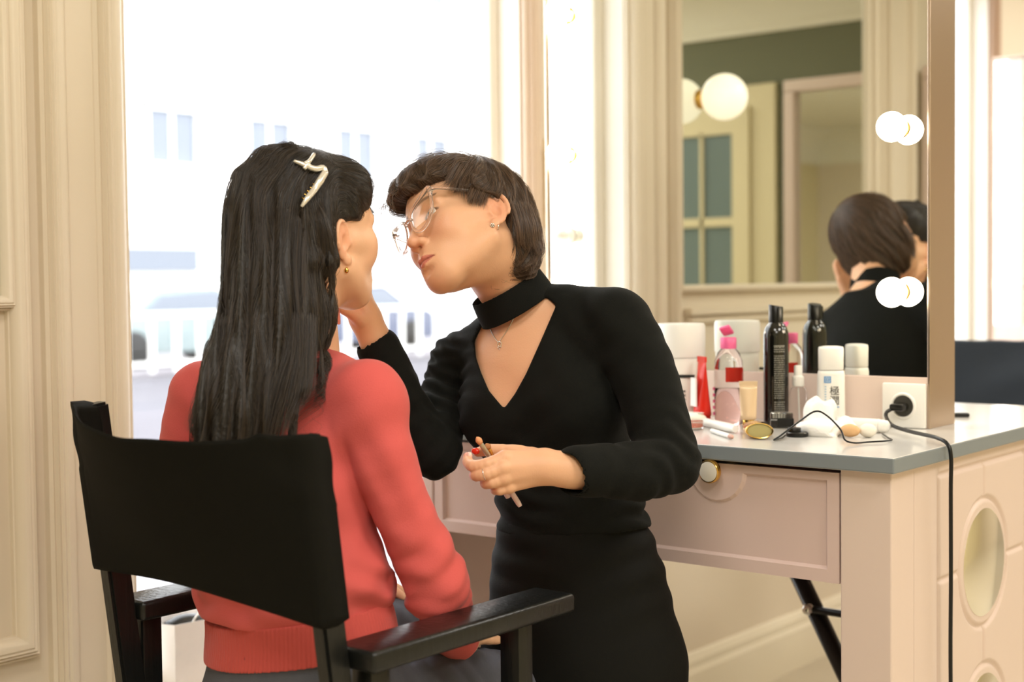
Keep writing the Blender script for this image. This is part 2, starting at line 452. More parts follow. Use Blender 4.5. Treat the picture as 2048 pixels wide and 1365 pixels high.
def fwin(y, z, w_, h_):
    b = bmesh.new(); bx(b, 0, .02, y-w_/2, y+w_/2, z, z+h_)
    o = obj('window', b, M_fwin, fb)
    b = bmesh.new()
    for a in ((-w_/2-.16, -w_/2), (w_/2, w_/2+.16)): bx(b, 0, .1, y+a[0], y+a[1], z-.1, z+h_+.12)
    bx(b, 0, .1, y-w_/2-.16, y+w_/2+.16, z+h_, z+h_+.25); bx(b, 0, .2, y-w_/2-.25, y+w_/2+.25, z-.18, z)
    bx(b, .0, .05, y-.04, y+.04, z, z+h_)
    obj('window_surround', b, M_facade, o)
for k in range(-4, 6):
    fwin(k*2.75-.7, 4.05, 1.25, 1.15)
    fwin(k*2.75-.7, 8.6, 1.25, 2.2)
b_ = bmesh.new(); bx(b_, 0, .1, -2.1, -.1, 1.75, 2.25); obj('shop_sign', b_, M_fwin, fb)
def railing(y0, y1, label):
    rl = thing('street_railing', label, 'railing', (-19.4, y0, -.1))
    L_ = y1-y0
    obj('top_rail', bx(bmesh.new(), -.03, .03, 0, L_, .92, 1.0), M_white, rl)
    obj('bottom_rail', bx(bmesh.new(), -.03, .03, 0, L_, .12, .18), M_white, rl)
    n = int(L_/.5)
    for i in range(n+1):
        obj('baluster', bx(bmesh.new(), -.03, .03, i*L_/n-.035, i*L_/n+.035, 0, .92), M_white, rl)
railing(12.0, 30.0, 'white metal railing along the kerb across the road')
def car(loc, col, label, rz=0):
    cr = thing('parked_car', label, 'car', loc, (0, 0, rz))
    pts = [(-2.1, .25), (-2.12, .62), (-1.95, .82), (-1.25, .9), (-.75, 1.32), (.55, 1.4), (1.25, 1.0), (2.0, .84), (2.12, .6), (2.1, .25)]
    Mx = Matrix(((0, 0, 1, 0), (1, 0, 0, 0), (0, 1, 0, 0), (0, 0, 0, 1)))
    obj('body', prism(pts, -.85, .85, Mx, bev=.04), mat('car paint', col, .25, coat=.5), cr)
    g = [(-1.1, .93), (-.7, 1.27), (.5, 1.34), (1.08, 1.0)]
    obj('side_window', prism(g, .84, .862, Mx), M_fwin, cr)
    for xw in (.70, -.88):
        for s in (-1.3, 1.3):
            obj('wheel', lathe([(.0, -.02), (.31, -.02), (.33, .02), (.33, .18), (.0, .2)], 28, Matrix.Translation((xw, s, .33)) @ Matrix.Rotation(PI/2, 4, 'Y'), cap=False), M_black, cr, auto=40)
car((-21.3, 16.2, -.1), (128, 140, 140), 'grey green car parked beyond the railing at the left of the window')
car((-21.5, 20.8, -.1), (86, 92, 112), 'dark blue car parked beyond the railing next to the grey green one')
# ================================================================ VANITY ISLAND
CT = 1.052; ST = .025
M_soft = mat('satin mirror disc', (236, 232, 218), .22, 1.)
def island(label_desk, label_worktop, label_mirror, oy=0., full=True, sx=0.):
    """double sided make-up island: desk body, worktop, mirror panel"""
    x0, x1, y0, y1 = -1.925, -.93, 2.085, 3.05
    dk = thing('vanity_desk', label_desk, 'desk', ((x0+x1)/2+sx, (y0+y1)/2+oy, 0))
    ox, oyy = (x0+x1)/2, (y0+y1)/2
    def ob(name, bm, m, parent, **k):
        bmesh.ops.translate(bm, verts=bm.verts, vec=(-ox, -oyy, 0)); return obj(name, bm, m, parent, **k)
    zt = CT-ST
    # left end panel and right end panel; the right one has the grooved pattern
    ob('side_panel', box(x0, x0+.03, y0, 2.50, 0, zt, bev=.003), M_pink, dk)
    ob('leg', box(x0, x0+.06, 2.50, 2.56, 0, zt, bev=.003), M_pink, dk)
    # right side: carved panel, a fine height field
    yy = np.linspace(y0+.085, y1-.085, 330 if full else 60); zz = np.linspace(.0, zt, 400 if full else 60)
    Y_, Z_ = np.meshgrid(yy, zz, indexing='ij'); dep = np.zeros_like(Y_)
    yc = (y0+y1)/2 - .093; yc2 = yc
    def groove(d, w_=.0052, dp=.0055): return dp*np.clip(1.25-np.abs(d)/w_, 0, 1)
    cz = [.824, .527, .230]
    R0 = .118
    inside = np.zeros(Y_.shape, bool); dmin = np.full(Y_.shape, 9.)
    for c in cz:
        d = np.hypot(Y_-yc, Z_-c)-R0; dmin = np.minimum(dmin, d)
    g = groove(dmin+.004)
    # outer frame
    fy0, fy1, fz0, fz1 = yc-.205, yc+.205, .06, 1.002
    out = dmin > -.004
    g = np.maximum(g, groove(Y_-fy0)*((Z_ > fz0) & (Z_ < fz1))); g = np.maximum(g, groove(Y_-fy1)*((Z_ > fz0) & (Z_ < fz1)))
    g = np.maximum(g, groove(Z_-fz1)*((Y_ > fy0) & (Y_ < fy1))); g = np.maximum(g, groove(Z_-fz0)*((Y_ > fy0) & (Y_ < fy1)))
    g = np.maximum(g, groove(Y_-yc)*out*((Z_ > fz0) & (Z_ < fz1)))
    for c in cz: g = np.maximum(g, groove(Z_-c)*out*((Y_ > fy0) & (Y_ < fy1)))
    # second bay behind
    for sgn in (1,):
        ycb = yc+.46
        g = np.maximum(g, groove(Y_-ycb)*((Z_ > fz0) & (Z_ < fz1))*(Y_ > fy1+.02))
    bm = bmesh.new(); V = [[bm.verts.new((x1-g[i, j], Y_[i, j], Z_[i, j])) for j in range(len(zz))] for i in range(len(yy))]
    for i in range(len(yy)-1):
        for j in range(len(zz)-1): bm.faces.new((V[i][j], V[i+1][j], V[i+1][j+1], V[i][j+1]))
    bx(bm, x1-.05, x1-.012, y0+.08, y1-.08, 0, zt)
    sp = ob('carved_side_panel', bm, M_pinkl, dk, smooth=True)
    for f in sp.data.polygons:
        if len(f.vertices) == 4 and abs(f.normal.x) < .2: f.use_smooth = False
    for c in cz:
        Mr = Matrix.Translation((x1, yc, c)) @ Matrix.Rotation(PI/2, 4, 'Y')
        bm = lathe([(.0, .002), (.0935, .002), (.096, .0005), (.096, -.004)], 64, Mr, cap=False)
        ob('round_mirror', bm, M_soft, dk, auto=50)
    # corner legs
    for a, b in ((y0, y0+.087), (y1-.087, y1)):
        ob('leg', box(x1-.087, x1, a, b, 0, zt, bev=.0025), M_pinkl, dk)
    # centre carcass panel hidden behind the drawers and top rail
    ob('back_panel', box(x0+.03, x1-.05, 2.56, 2.58, .83, zt), M_pink, dk)
    # drawer with a notched recessed panel
    def drawer(yf, sgn):
        a0, a1, z0, z1 = x0+.005+.027, x1-.09, .840, 1.019
        d = bmesh.new()
        T = .02
        outl = [(a0, z0), (a1, z0), (a1, z1), (a0, z1)]
        ins = .021
        kx = [-1.247, -1.665]
        def rr(off):
            L_ = [(a0+ins+off, z0+ins+off), (a1-ins-off, z0+ins+off), (a1-ins-off, z1-ins*.62-off)]
            R_ = .052+off
            zt_ = z1-ins*.62-off
            for kk in kx:
                zc = 1.008
                if True:
                    dz = zc-zt_; hw = math.sqrt(max(R_*R_-dz*dz, 0))
                    a_s = math.atan2(-dz, hw); a_e = -PI-a_s
                    for t in range(13):
                        a = a_s+(a_e-a_s)*t/12
                        L_.append((kk+R_*math.cos(a), zc+R_*math.sin(a)))
            L_.append((a0+ins+off, zt_))
            return L_
        A0, A1 = rr(0), rr(.0045); dp = .0065
        mk = lambda p, y: d.verts.new((p[0], yf+sgn*y, p[1]))
        vo = [mk(p, 0) for p in outl]; vi = [mk(p, 0) for p in A0]; vj = [mk(p, dp) for p in A1]; vb = [mk(p, T) for p in outl]
        es = []
        for L_ in (vo, vi): es += [d.edges.new((L_[i], L_[(i+1) % len(L_)])) for i in range(len(L_))]
        bmesh.ops.triangle_fill(d, edges=es, use_beauty=True)
        n = len(vi)
        for i in range(n): d.faces.new((vi[i], vi[(i+1) % n], vj[(i+1) % n], vj[i]))
        e2 = [d.edges.get((vj[i], vj[(i+1) % n])) for i in range(n)]
        bmesh.ops.triangle_fill(d, edges=e2, use_beauty=True)
        for i in range(4): d.faces.new((vo[i], vo[(i+1) % 4], vb[(i+1) % 4], vb[i]))
        d.faces.new(vb)
        bmesh.ops.recalc_face_normals(d, faces=d.faces)
        dr = ob('drawer', d, M_pink, dk)
        ob('drawer_box', box(a0+.02, a1-.02, min(yf+sgn*.02, yf+sgn*.40), max(yf+sgn*.02, yf+sgn*.40), z0+.01, z1-.01), M_pink, dr)
        for kk in kx:
            Mk = Matrix.Translation((kk, yf, 1.007)) @ Matrix.Rotation(PI/2*sgn, 4, 'X')
            k_ = ob('knob', lathe([(.007, 0), (.007, .012), (.0185, .014), (.0200, .017), (.0200, .024), (.0185, .0262), (.0165, .0255)], 40, Mk), M_gold, dr, auto=35)
            ob('knob_face', lathe([(.0168, .0235), (.0168, .0262), (.015, .027), (0.0, .0275)], 40, Mk, cap=False), M_knobface, k_, auto=40)
        return dr
    drawer(2.087, 1)
    if full: drawer(3.05, -1)
    ob('under_rail', box(x0+.03, x1-.087, y0+.006, y0+.02, 1.0195, zt), M_black, dk)
    # worktop
    wt = obj('worktop', box(x0-.012, x1+.013, y0-.02, y1+.02, zt, CT, bev=.0025), [M_stonesheen, M_stone2], None)
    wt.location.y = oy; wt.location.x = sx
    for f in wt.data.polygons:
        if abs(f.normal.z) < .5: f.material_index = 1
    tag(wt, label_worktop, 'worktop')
    # mirror panel
    mx0, mx1, my0, my1 = -1.925, -1.045, 2.51, 2.615
    mr = thing('vanity_mirror', label_mirror, 'mirror', ((mx0+mx1)/2+sx, (my0+my1)/2+oy, CT))
    cx_, cy_ = (mx0+mx1)/2, (my0+my1)/2
    def om(name, bm, m, **k):
        bmesh.ops.translate(bm, verts=bm.verts, vec=(-cx_, -cy_, -CT)); return obj(name, bm, m, mr, **k)
    om('core_panel', box(mx0+.004, mx1-.004, my0+.006, my1-.006, CT, 2.16), M_pink)
    om('splash_panel', box(mx0+.003, mx1-.003, my0-.004, my0+.004, CT, 1.146, bev=.001), M_pinkl)
    om('mirror_glass', box(mx0+.003, mx1-.003, my0, my0+.005, 1.1465, 2.15), M_mirror)
    om('mirror_glass', box(mx0+.003, mx1-.003, my1-.005, my1, 1.1465, 2.15), M_mirror)
    om('splash_panel', box(mx0+.003, mx1-.003, my1-.004, my1+.004, CT, 1.146, bev=.001), M_pinkl)
    om('steel_end_frame', box(mx1-.003, mx1+.003, my0-.006, my1+.006, CT, 2.165, bev=.0012), M_steel)
    om('steel_end_frame', box(mx0-.003, mx0+.003, my0-.006, my1+.006, CT, 2.165, bev=.0012), M_steel)
    om('steel_top_frame', box(mx0, mx1, my0-.006, my1+.006, 2.155, 2.165, bev=.0012), M_steel)
    for bxp in ((mx1-.058, mx0+.058)):
        for z in (1.304, 1.607, 1.91):
            for s, yp in ((-1, my0), (1, my1)):
                if s == 1 and not full: continue
                Mb = Matrix.Translation((bxp, yp, z)) @ Matrix.Rotation(PI/2 if s < 0 else -PI/2, 4, 'X')
                b = om('bulb', lathe([(.0, .062), (.010, .061), (.019, .056), (.0255, .047), (.0275, .037), (.0255, .027), (.019, .018), (.013, .014)][::-1], 28, Mb, cap=False), M_bulb, smooth=True)
                bs = bmesh.new(); lathe([(.019, .0), (.019, .004), (.014, .006), (.014, .015)], 28, Mb, bs)
                bmesh.ops.translate(bs, verts=bs.verts, vec=(-cx_, -cy_, -CT))
                obj('socket_ring', bs, M_gold, b, auto=40)
    return dk, wt, mr
desk, worktop, vmir = island('dusty pink make-up desk with a drawer and round mirrors set in its side',
    'grey laminate worktop with painted sheen on the nearer pink desk, strewn with bottles and brushes',
    'frameless vanity mirror with lit bulbs and a brushed steel edge on the worktop')
island('second pink make-up desk behind the nearer one, mostly hidden by the chair', 'grey worktop of the second desk behind the dark blue chair',
    'second vanity mirror at the right end of the photo, with pale bulbs', oy=2.89, full=False, sx=-.072)

# crossed black stand under the far side of the desk
st = thing('folding_stand', 'crossed black tubular legs standing under the pink desk', 'stand', (-1.192, 2.62, 0))
for s in (-1, 1):
    for yy_ in (0., .30):
        a = Vector((-.225*s, yy_, 0.0)); b = Vector((.225*s, yy_, .82))
        obj('leg', tube([a+Vector((0, s*.012, 0)), b+Vector((0, s*.012, 0))], .0185, 12), M_black, st, smooth=True)
obj('cross_bolt', lathe([(.008, -.04), (.008, .34)], 14, Matrix.Translation((0, 0, .41)) @ Matrix.Rotation(-PI/2, 4, 'X')), M_chrome, st, auto=40)
obj('foot_bar', tube([(-.140, -.035, .664), (.16, -.035, .664)], .0075, 12), M_black, st, smooth=True)

obj('bolt_cap', sph((-.138, -.038, .664), .0125), M_chrome, st, smooth=True)
# round unlit knob on the mirror's window end
kn = thing('wall_hook', 'small round white hook near the window end of the vanity mirror', 'hook', (-1.868, 2.509, 1.431))
obj('hook_disc', lathe([(.018, 0), (.018, .006), (.010, .010), (.009, .022)], 28, Matrix.Rotation(PI/2, 4, 'X')), M_white, kn, auto=40)
obj('hook_ball', sph((0, -.028, 0), .0145), M_white, kn, smooth=True)

# ---------------------------------------------------------------- socket, plug and flex
so = thing('wall_socket', 'white square socket plate on the pink panel under the mirror', 'socket', (-1.090, 2.505, 1.093))
Ms = Matrix.Rotation(PI/2, 4, 'X')
bm = box(-.042, .042, -.011, 0, -.0405, .042, bev=.003); obj('socket_plate', bm, M_white, so, auto=40)
obj('socket_ring', lathe([(.0195, .011), (.0205, .0135), (.0235, .0135), (.0255, .011)], 48, Ms, cap=False), M_white, so, auto=40)
obj('socket_well', lathe([(.0, .0115), (.0195, .0115)], 48, Ms, cap=False), mat('dark socket well', (60, 58, 52), .4), so)
pl = thing('power_plug', 'black two pin plug pushed into the socket, its black flex hanging over the worktop edge', 'plug', (-1.092, 2.49, 1.092))
obj('plug_body', bx(bmesh.new(), -.014, .014, -.024, .003, -.0065, .0065, bev=.004), M_black, pl, auto=40)
p0 = Vector((-1.092, 2.49, 1.092))
cpts = [(-1.102, 2.472, 1.089), (-1.108, 2.462, 1.083), (-1.104, 2.452, 1.075), (-1.075, 2.41, 1.066), (-1.03, 2.37, 1.062), (-.975, 2.315, 1.063), (-.935, 2.277, 1.063), (-.912, 2.262, 1.056), (-.9045, 2.259, 1.035), (-.906, 2.262, .98), (-.908, 2.268, .84), (-.909, 2.27, .66), (-.905, 2.275, .4), (-.90, 2.29, .12), (-.88, 2.28, .012), (-.80, 2.1, .006)]
cp = spline(cpts, 8)
obj('flex', tube([Vector(p)-p0 for p in cp], .0034, 10), M_cable, pl, smooth=True)

# ---------------------------------------------------------------- bottles and jars on the worktop
def text_obj(name, txt, size, m, parent, loc, rotz=0., ext=.0002, align='CENTER'):
    cu = bpy.data.curves.new(name, 'FONT'); cu.body = txt; cu.size = size; cu.align_x = align; cu.extrude = ext
    t_ = bpy.data.objects.new(name, cu); C.objects.link(t_)
    me = bpy.data.meshes.new_from_object(t_.evaluated_get(bpy.context.evaluated_depsgraph_get())); bpy.data.objects.remove(t_)
    o = bpy.data.objects.new(name, me); C.objects.link(o); me.materials.clear(); me.materials.append(m)
    o.parent = parent; o.location = loc; o.rotation_euler = (PI/2, 0, rotz)
    return o
VROT = math.radians(27)      # labels face the camera side of the desk

jar = thing('white_canister', 'tall white lidded canister with a small printed label beside the woman in black', 'canister', (-1.512, 2.400, CT))
obj('body', lathe([(.0, 0), (.043, 0), (.045, .004), (.045, .125), (.043, .129)], 48), M_whitem, jar, auto=40)
obj('lid', lathe([(.0465, .127), (.0475, .131), (.0475, .188), (.045, .193), (0, .194)], 48, cap=False), M_white, jar, auto=40)
bm = bmesh.new()
for z in (.060, .052, .044, .030): bx(bm, -.016, .012, -.0462, -.0458, z, z+.003)
_o = obj('dark_band', box(-.022, .03, -.0464, -.046, .088, .094), M_ink, jar); _o.rotation_euler = (0, 0, VROT)
o = obj('printed_label', bm, M_ink, jar); o.rotation_euler = (0, 0, VROT)
for q in (0, 1):
    pass

rt = thing('red_tube', 'red squeeze tube with a white label standing behind the sleeve', 'tube', (-1.440, 2.36, CT), (0, 0, -.62))
def tube_bm(wb, db, wt_, dt, z0, z1, n=32, steps=8, sharp=1.):
    bm = bmesh.new(); rings = []
    for s in range(steps+1):
        t = s/steps; a = wb+(wt_-wb)*t; b = db+(dt-db)*(t**sharp); z = z0+(z1-z0)*t
        rings.append([bm.verts.new((a*math.cos(2*PI*i/n), b*math.sin(2*PI*i/n), z)) for i in range(n)])
    for A_, B_ in zip(rings, rings[1:]):
        for i in range(n): bm.faces.new((A_[i], A_[(i+1) % n], B_[(i+1) % n], B_[i]))
    bm.faces.new(rings[0][::-1]); bm.faces.new(rings[-1]); return bm
obj('tube_body', tube_bm(.0235, .017, .019, .0025, .018, .122), M_red, rt, smooth=True)
obj('crimp', box(-.0195, .0195, -.002, .002, .120, .131, bev=.0006), M_red, rt)
obj('cap', lathe([(.0, 0), (.0165, 0), (.0175, .002), (.016, .02)], 32), M_red, rt, auto=40)
bm = bmesh.new(); prism([(-.017, .035), (.009, .035), (.008, .09), (-.015, .09)], -.0175, -.0145, Matrix(((1, 0, 0, 0), (0, 0, 1, 0), (0, 1, 0, 0), (0, 0, 0, 1))), bm)
obj('label', bm, M_paper, rt)

mb = thing('micellar_bottle', 'clear bottle of liquid with a bright pink flip cap, open', 'bottle', (-1.396, 2.385, CT))
prof = [(.0, 0), (.0235, 0), (.026, .003), (.0275, .02), (.0275, .108), (.0265, .122), (.021, .138), (.0135, .147), (.0125, .15)]
obj('bottle_body', lathe(prof, 48), M_clear, mb, smooth=True)
obj('liquid', lathe([(.0, .002), (.0225, .002), (.0252, .005), (.0265, .02), (.0265, .070), (0, .0702)], 48, cap=False), M_liquid, mb, smooth=True)
obj('cap', lathe([(.0148, .146), (.0155, .148), (.0155, .166), (.014, .168), (0, .168)], 32, cap=False), M_pinkcap, mb, auto=40)
obj('flip_lid', bx(bmesh.new(), -.011, .011, -.0125, .0125, -.003, .004, bev=.003, M=Matrix.Translation((-.011, .012, .180)) @ Matrix.Rotation(math.radians(-38), 4, 'X')@Matrix.Rotation(math.radians(-20), 4, 'Y')), M_pinkcap, mb, auto=40)
bm = lathe([(.0279, .080), (.0279, .108)], 48, cap=False)
bmesh.ops.delete(bm, geom=[f for f in bm.faces if not (f.calc_center_median().y > .015 and f.calc_center_median().x > -.016)], context='FACES')
obj('back_label', bm, M_red, mb, smooth=True)
bm = bmesh.new()
for i in range(5): bx(bm, -.024, -.018, -.0185, -.0180, .018+i*.012, .024+i*.012)
obj('side_print', bm, M_pinkcap, mb)

nt_ = thing('gold_cap_tube', 'small nude beauty tube standing on its gold cap in front of the black bottle', 'tube', (-1.316, 2.32, CT), (0, 0, .55))
obj('cap', lathe([(.0, 0), (.0105, 0), (.0112, .001), (.0108, .018), (.010, .020)], 32), M_gold, nt_, auto=40)
obj('tube_body', tube_bm(.0145, .0125, .0165, .0016, .019, .083), M_nude, nt_, smooth=True)
obj('crimp', box(-.0168, .0168, -.0013, .0013, .082, .090), M_nude, nt_)

bb = thing('shampoo_bottle', 'tall glossy black bottle with rows of pale print', 'bottle', (-1.318, 2.43, CT))
obj('bottle_body', lathe([(.0, 0), (.0215, 0), (.0238, .003), (.0240, .008), (.0240, .168), (.0232, .177), (.0205, .186), (.0165, .192), (.0138, .1945), (.0132, .197)], 48), M_blackg, bb, smooth=True)
# slanted cap with a vertical groove
bm = lathe([(.0136, .196), (.0138, .198), (.0136, .227), (.0128, .2285), (0, .2285)], 40, cap=False)
for v in bm.verts:
    if v.co.z > .226: v.co.z += -.18*(v.co.x*math.cos(.6)+v.co.y*math.sin(.6)) - .0005
cp_ = obj('cap', bm, M_black, bb, auto=40)
bm = box(.0062, .0082, -.0150, -.0120, .199, .224); o = obj('cap_slot', bm, M_cable, cp_); o.rotation_euler = (0, 0, .3)
bm = bmesh.new(); rngp = random.Random(3)
def wrap_mark(bm, a0, a1, z0, z1, r):
    n = max(2, int(abs(a1-a0)/.09)); A_ = [bm.verts.new((r*math.cos(a0+(a1-a0)*i/n), r*math.sin(a0+(a1-a0)*i/n), z0)) for i in range(n+1)]
    B_ = [bm.verts.new((v.co.x, v.co.y, z1)) for v in A_]
    for i in range(n): bm.faces.new((A_[i], A_[i+1], B_[i+1], B_[i]))
z = .150
wrap_mark(bm, -1.25, -.35, .151, .1525, .02415)
while z > .018:
    a = -1.22
    if rngp.random() < .16: z -= .004
    while a < -.38:
        l_ = rngp.uniform(.04, .16); wrap_mark(bm, a, min(a+l_, -.36), z-.0016, z, .02415); a += l_+rngp.uniform(.03, .06)
    z -= .0042
obj('printed_text', bm, M_greyprint, bb)

sb = thing('spray_bottle', 'little clear travel spray bottle with a white nozzle cap', 'bottle', (-1.279, 2.445, CT))
obj('bottle_body', lathe([(.0, 0), (.0145, 0), (.0158, .002), (.0160, .062), (.0140, .070), (.0085, .074), (.008, .078)], 32), M_clear, sb, smooth=True)
obj('cap', lathe([(.0100, .074), (.0112, .076), (.0112, .092), (.0078, .095), (.0078, .112), (.0065, .114), (0, .114)], 32, cap=False), M_white, sb, auto=40)
obj('dip_tube', tube([(0, 0, .07), (.002, 0, .006)], .0013, 8), M_white, sb)

lb = thing('lotion_bottle', 'white lotion bottle with a blue square emblem and black characters', 'bottle', (-1.216, 2.455, CT))
bm = bmesh.new()
def rsec(w_, d_, z, n=40, p=3.2):
    r = []
    for i in range(n):
        a = 2*PI*i/n; c_, s_ = math.cos(a), math.sin(a)
        r.append(bm.verts.new((w_*math.copysign(abs(c_)**(2/p), c_), d_*math.copysign(abs(s_)**(2/p), s_), z)))
    return r
rings = [rsec(.023, .015, 0), rsec(.0255, .017, .003), rsec(.026, .0175, .02), rsec(.0252, .0172, .098), rsec(.024, .0165, .104), rsec(.0225, .0155, .106)]
for a, b in zip(rings, rings[1:]):
    for i in range(40): bm.faces.new((a[i], a[(i+1) % 40], b[(i+1) % 40], b[i]))
bm.faces.new(rings[0][::-1]); bm.faces.new(rings[-1])
body = obj('bottle_body', bm, M_white, lb, smooth=True)
bm = bmesh.new(); rings = [rsec(.0225, .0160, .107), rsec(.0232, .0165, .108), rsec(.0235, .0168, .146), rsec(.0222, .0158, .150), rsec(.014, .010, .1515)]
for a, b in zip(rings, rings[1:]):
    for i in range(40): bm.faces.new((a[i], a[(i+1) % 40], b[(i+1) % 40], b[i]))
bm.faces.new(rings[-1]); obj('cap', bm, M_white, lb, smooth=True)
lb.rotation_euler = (0, 0, math.radians(30))
bm = bmesh.new(); bx(bm, -.0135, -.0010, -.0180, -.0174, .083, .0955)
em = obj('blue_emblem', bm, M_blue, lb)
bm = bmesh.new()
for a in ((-.0112, -.0033, .0930, .0937), (-.0112, -.0105, .0850, .0937), (-.004, -.0033, .0850, .0937), (-.0112, -.0033, .0850, .0857), (-.0092, -.0053, .0905, .0911), (-.0092, -.0053, .0872, .0878), (-.0075, -.0069, .0872, .0911)): bx(bm, a[0], a[1], -.0183, -.018, a[2], a[3])
obj('emblem_mark', bm, M_white, em)
text_obj('characters', '極', .0185, M_ink, lb, (.0055, -.0177, .0615))
text_obj('characters', '潤', .0185, M_ink, lb, (.0055, -.0177, .0435))
bm = tube(spline([(-.002, -.0181, .034), (.006, -.0181, .0375), (.014, -.0179, .038)], 6), .0009, 6)
obj('blue_swash', bm, M_blue, lb)
bm = bmesh.new()
for i in range(9): bx(bm, -.0125, -.0098, -.0178, -.0175, .075-i*.0048, .0772-i*.0048)
obj('side_print', bm, mat('pale blue print', (150, 186, 214), .5), lb)

# small things lying on the worktop
cj = thing('clear_jar', 'square clear acrylic pot with a black label beside the black bottle', 'pot', (-1.277, 2.375, CT), (0, 0, .5))
obj('pot_body', box(-.021, .021, -.016, .016, 0, .017, bev=.003), M_clear, cj, auto=40)
obj('pot_lid', box(-.021, .021, -.016, .016, .0175, .030, bev=.003), M_clear, cj, auto=40)
obj('black_label', box(-.008, .0225, -.0166, -.0161, .004, .020), M_black, cj)
kc = thing('kohl_compact', 'round black cosmetic pot lying flat in front of the tissue', 'compact', (-1.186, 2.262, CT))
obj('pot_base', lathe([(.0, 0), (.018, 0), (.0195, .0015), (.0195, .007), (.018, .0085), (.016, .0088)], 40), M_black, kc, auto=40)
obj('pot_lid', lathe([(.0, .009), (.0115, .009), (.012, .0095), (.012, .0145), (.0112, .0155)], 40, Matrix.Translation((-.006, .001, 0))), M_black, kc, auto=40)
# gold cap seen end on
gb = thing('gold_brush', 'short gold ended kabuki brush lying on its side at the worktop edge', 'brush', (-1.232, 2.205, CT+.0175), (0, 0, 0))
ax = Vector((.52, -.85, .05)).normalized(); Mg = Matrix.Translation((0, 0, -.003)) @ Matrix.Diagonal((1.45, 1.25, .80, 1)) @ frame_to(ax)
obj('metal_end', lathe([(.0155, -.032), (.0172, -.025), (.0175, .018), (.0168, .020), (.0150, .0195)], 40, Mg, cap=False), M_gold, gb, auto=40)
obj('end_face', lathe([(.0, .0178), (.0152, .0178)], 40, Mg, cap=False), mat('olive flat face', (176, 162, 104), .55), gb)
obj('handle', lathe([(.0, -.075), (.009, -.074), (.0125, -.06), (.0155, -.032)], 40, Mg, cap=False), mat('rose plastic', (222, 168, 146), .35), gb, smooth=True)
# two tiny cosmetic brushes / pencils
def stick(name, label, cat, a, b, r, m, m2=None, tip=None):
    a = Vector(a); b = Vector(b); d = b-a; L_ = d.length
    t = thing(name, label, cat, a); Mq = frame_to(d)
    obj('handle', lathe([(.0, 0), (r*.7, .001), (r, .006), (r, L_*.8), (r*.8, L_)], 16, Mq), m, t, auto=50)
    if m2: obj('tip', lathe([(r*.8, L_), (r*1.02, L_+.004), (r*.9, L_+.014), (r*.2, L_+.02)], 16, Mq), m2, t, auto=50)
    return t
stick('cosmetic_pencil', 'white cosmetic pencil with a pink end near the worktop edge', 'pencil', (-1.345, 2.235, CT+.0045), (-1.268, 2.168, CT+.0045), .0042, M_white, mat('dull pink end', (206, 158, 140), .5))
stick('white_tube', 'thick white tube lying behind the cosmetic pencil', 'tube', (-1.415, 2.325, CT+.0085), (-1.300, 2.245, CT+.0085), .0082, M_white)
cm = thing('powder_pot', 'clear lidded powder pot with pink powder beside the sleeve', 'pot', (-1.412, 2.272, CT))
obj('pot_base', lathe([(.0, 0), (.022, 0), (.0235, .002), (.0235, .010)], 40), M_clear, cm, smooth=True)
obj('pink_powder', lathe([(.0, .0035), (.0195, .0035), (.0195, .0075), (0, .009)], 40, cap=False), mat('pink powder', (226, 140, 120), .8), cm, smooth=True)
obj('pot_lid', lathe([(.0237, .0105), (.0237, .0155), (.022, .0165), (0, .0165)], 40, cap=False), M_clear, cm, smooth=True)
pf = thing('powder_puff', 'rolled cream powder puff lying behind the powder pot', 'puff', (-1.437, 2.325, CT+.013))
obj('puff', sph((0, 0, 0), .02, sc_=(1.3, 1., .62), u=32, v=20), M_foam, pf, smooth=True)
obj('ribbon', bx(bmesh.new(), -.02, .02, -.004, .004, .0115, .0132, bev=.0006), M_white, pf)

def crumple(name, label, cat, loc, r, sc_, seed, m):
    bm = bmesh.new(); bmesh.ops.create_icosphere(bm, subdivisions=4, radius=r)
    rn = np.random.default_rng(seed); D_ = rn.normal(size=(46, 3)); D_ /= np.linalg.norm(D_, axis=1)[:, None]; W_ = rn.uniform(.72, 1.18, 46)
    for v in bm.verts:
        n = np.array(v.co.normalized()); k = np.exp(26*(D_@n-1)); s = (k*W_).sum()/k.sum(); q = np.max(np.abs(D_@n)); s *= .82+.3*q
        v.co = Vector(n*r*s); v.co.x *= sc_[0]; v.co.y *= sc_[1]; v.co.z *= sc_[2]
        v.co.z = max(v.co.z, -r*sc_[2]*.55)
    zmin = min(v.co.z for v in bm.verts)
    bmesh.ops.translate(bm, verts=bm.verts, vec=(0, 0, -zmin))
    o = obj(name, bm, m); o.location = loc; tag(o, label, cat); return o
crumple('crumpled_tissue', 'tall crumpled white tissue in front of the lotion bottle', 'tissue', (-1.187, 2.350, CT), .034, (.85, .8, 1.25), 5, M_tissue)
crumple('crumpled_tissue', 'low spread white tissue beside the round black pot', 'tissue', (-1.160, 2.300, CT), .032, (1.2, .9, .6), 9, M_tissue)
crumple('cotton_wad', 'small knotted cotton wad at the right of the tissues', 'cotton', (-1.135, 2.345, CT), .019, (1., .9, .95), 13, M_tissue)
sp_ = obj('makeup_sponge', sph((0, 0, .012), .0145, sc_=(1.25, .9, .78), u=28, v=18), M_orange, smooth=True); sp_.location = (-1.103, 2.300, CT); tag(sp_, 'small peach make-up sponge in front of the white roll', 'sponge')
sp2 = obj('makeup_sponge', sph((0, 0, .012), .0155, sc_=(1.0, .9, .78), u=28, v=18), M_foam, smooth=True); sp2.location = (-1.078, 2.318, CT); tag(sp2, 'cream make-up sponge touching the peach one', 'sponge')
wr = thing('foundation_tube', 'white rounded tube lying behind the sponges', 'tube', (-1.143, 2.395, CT+.0125))
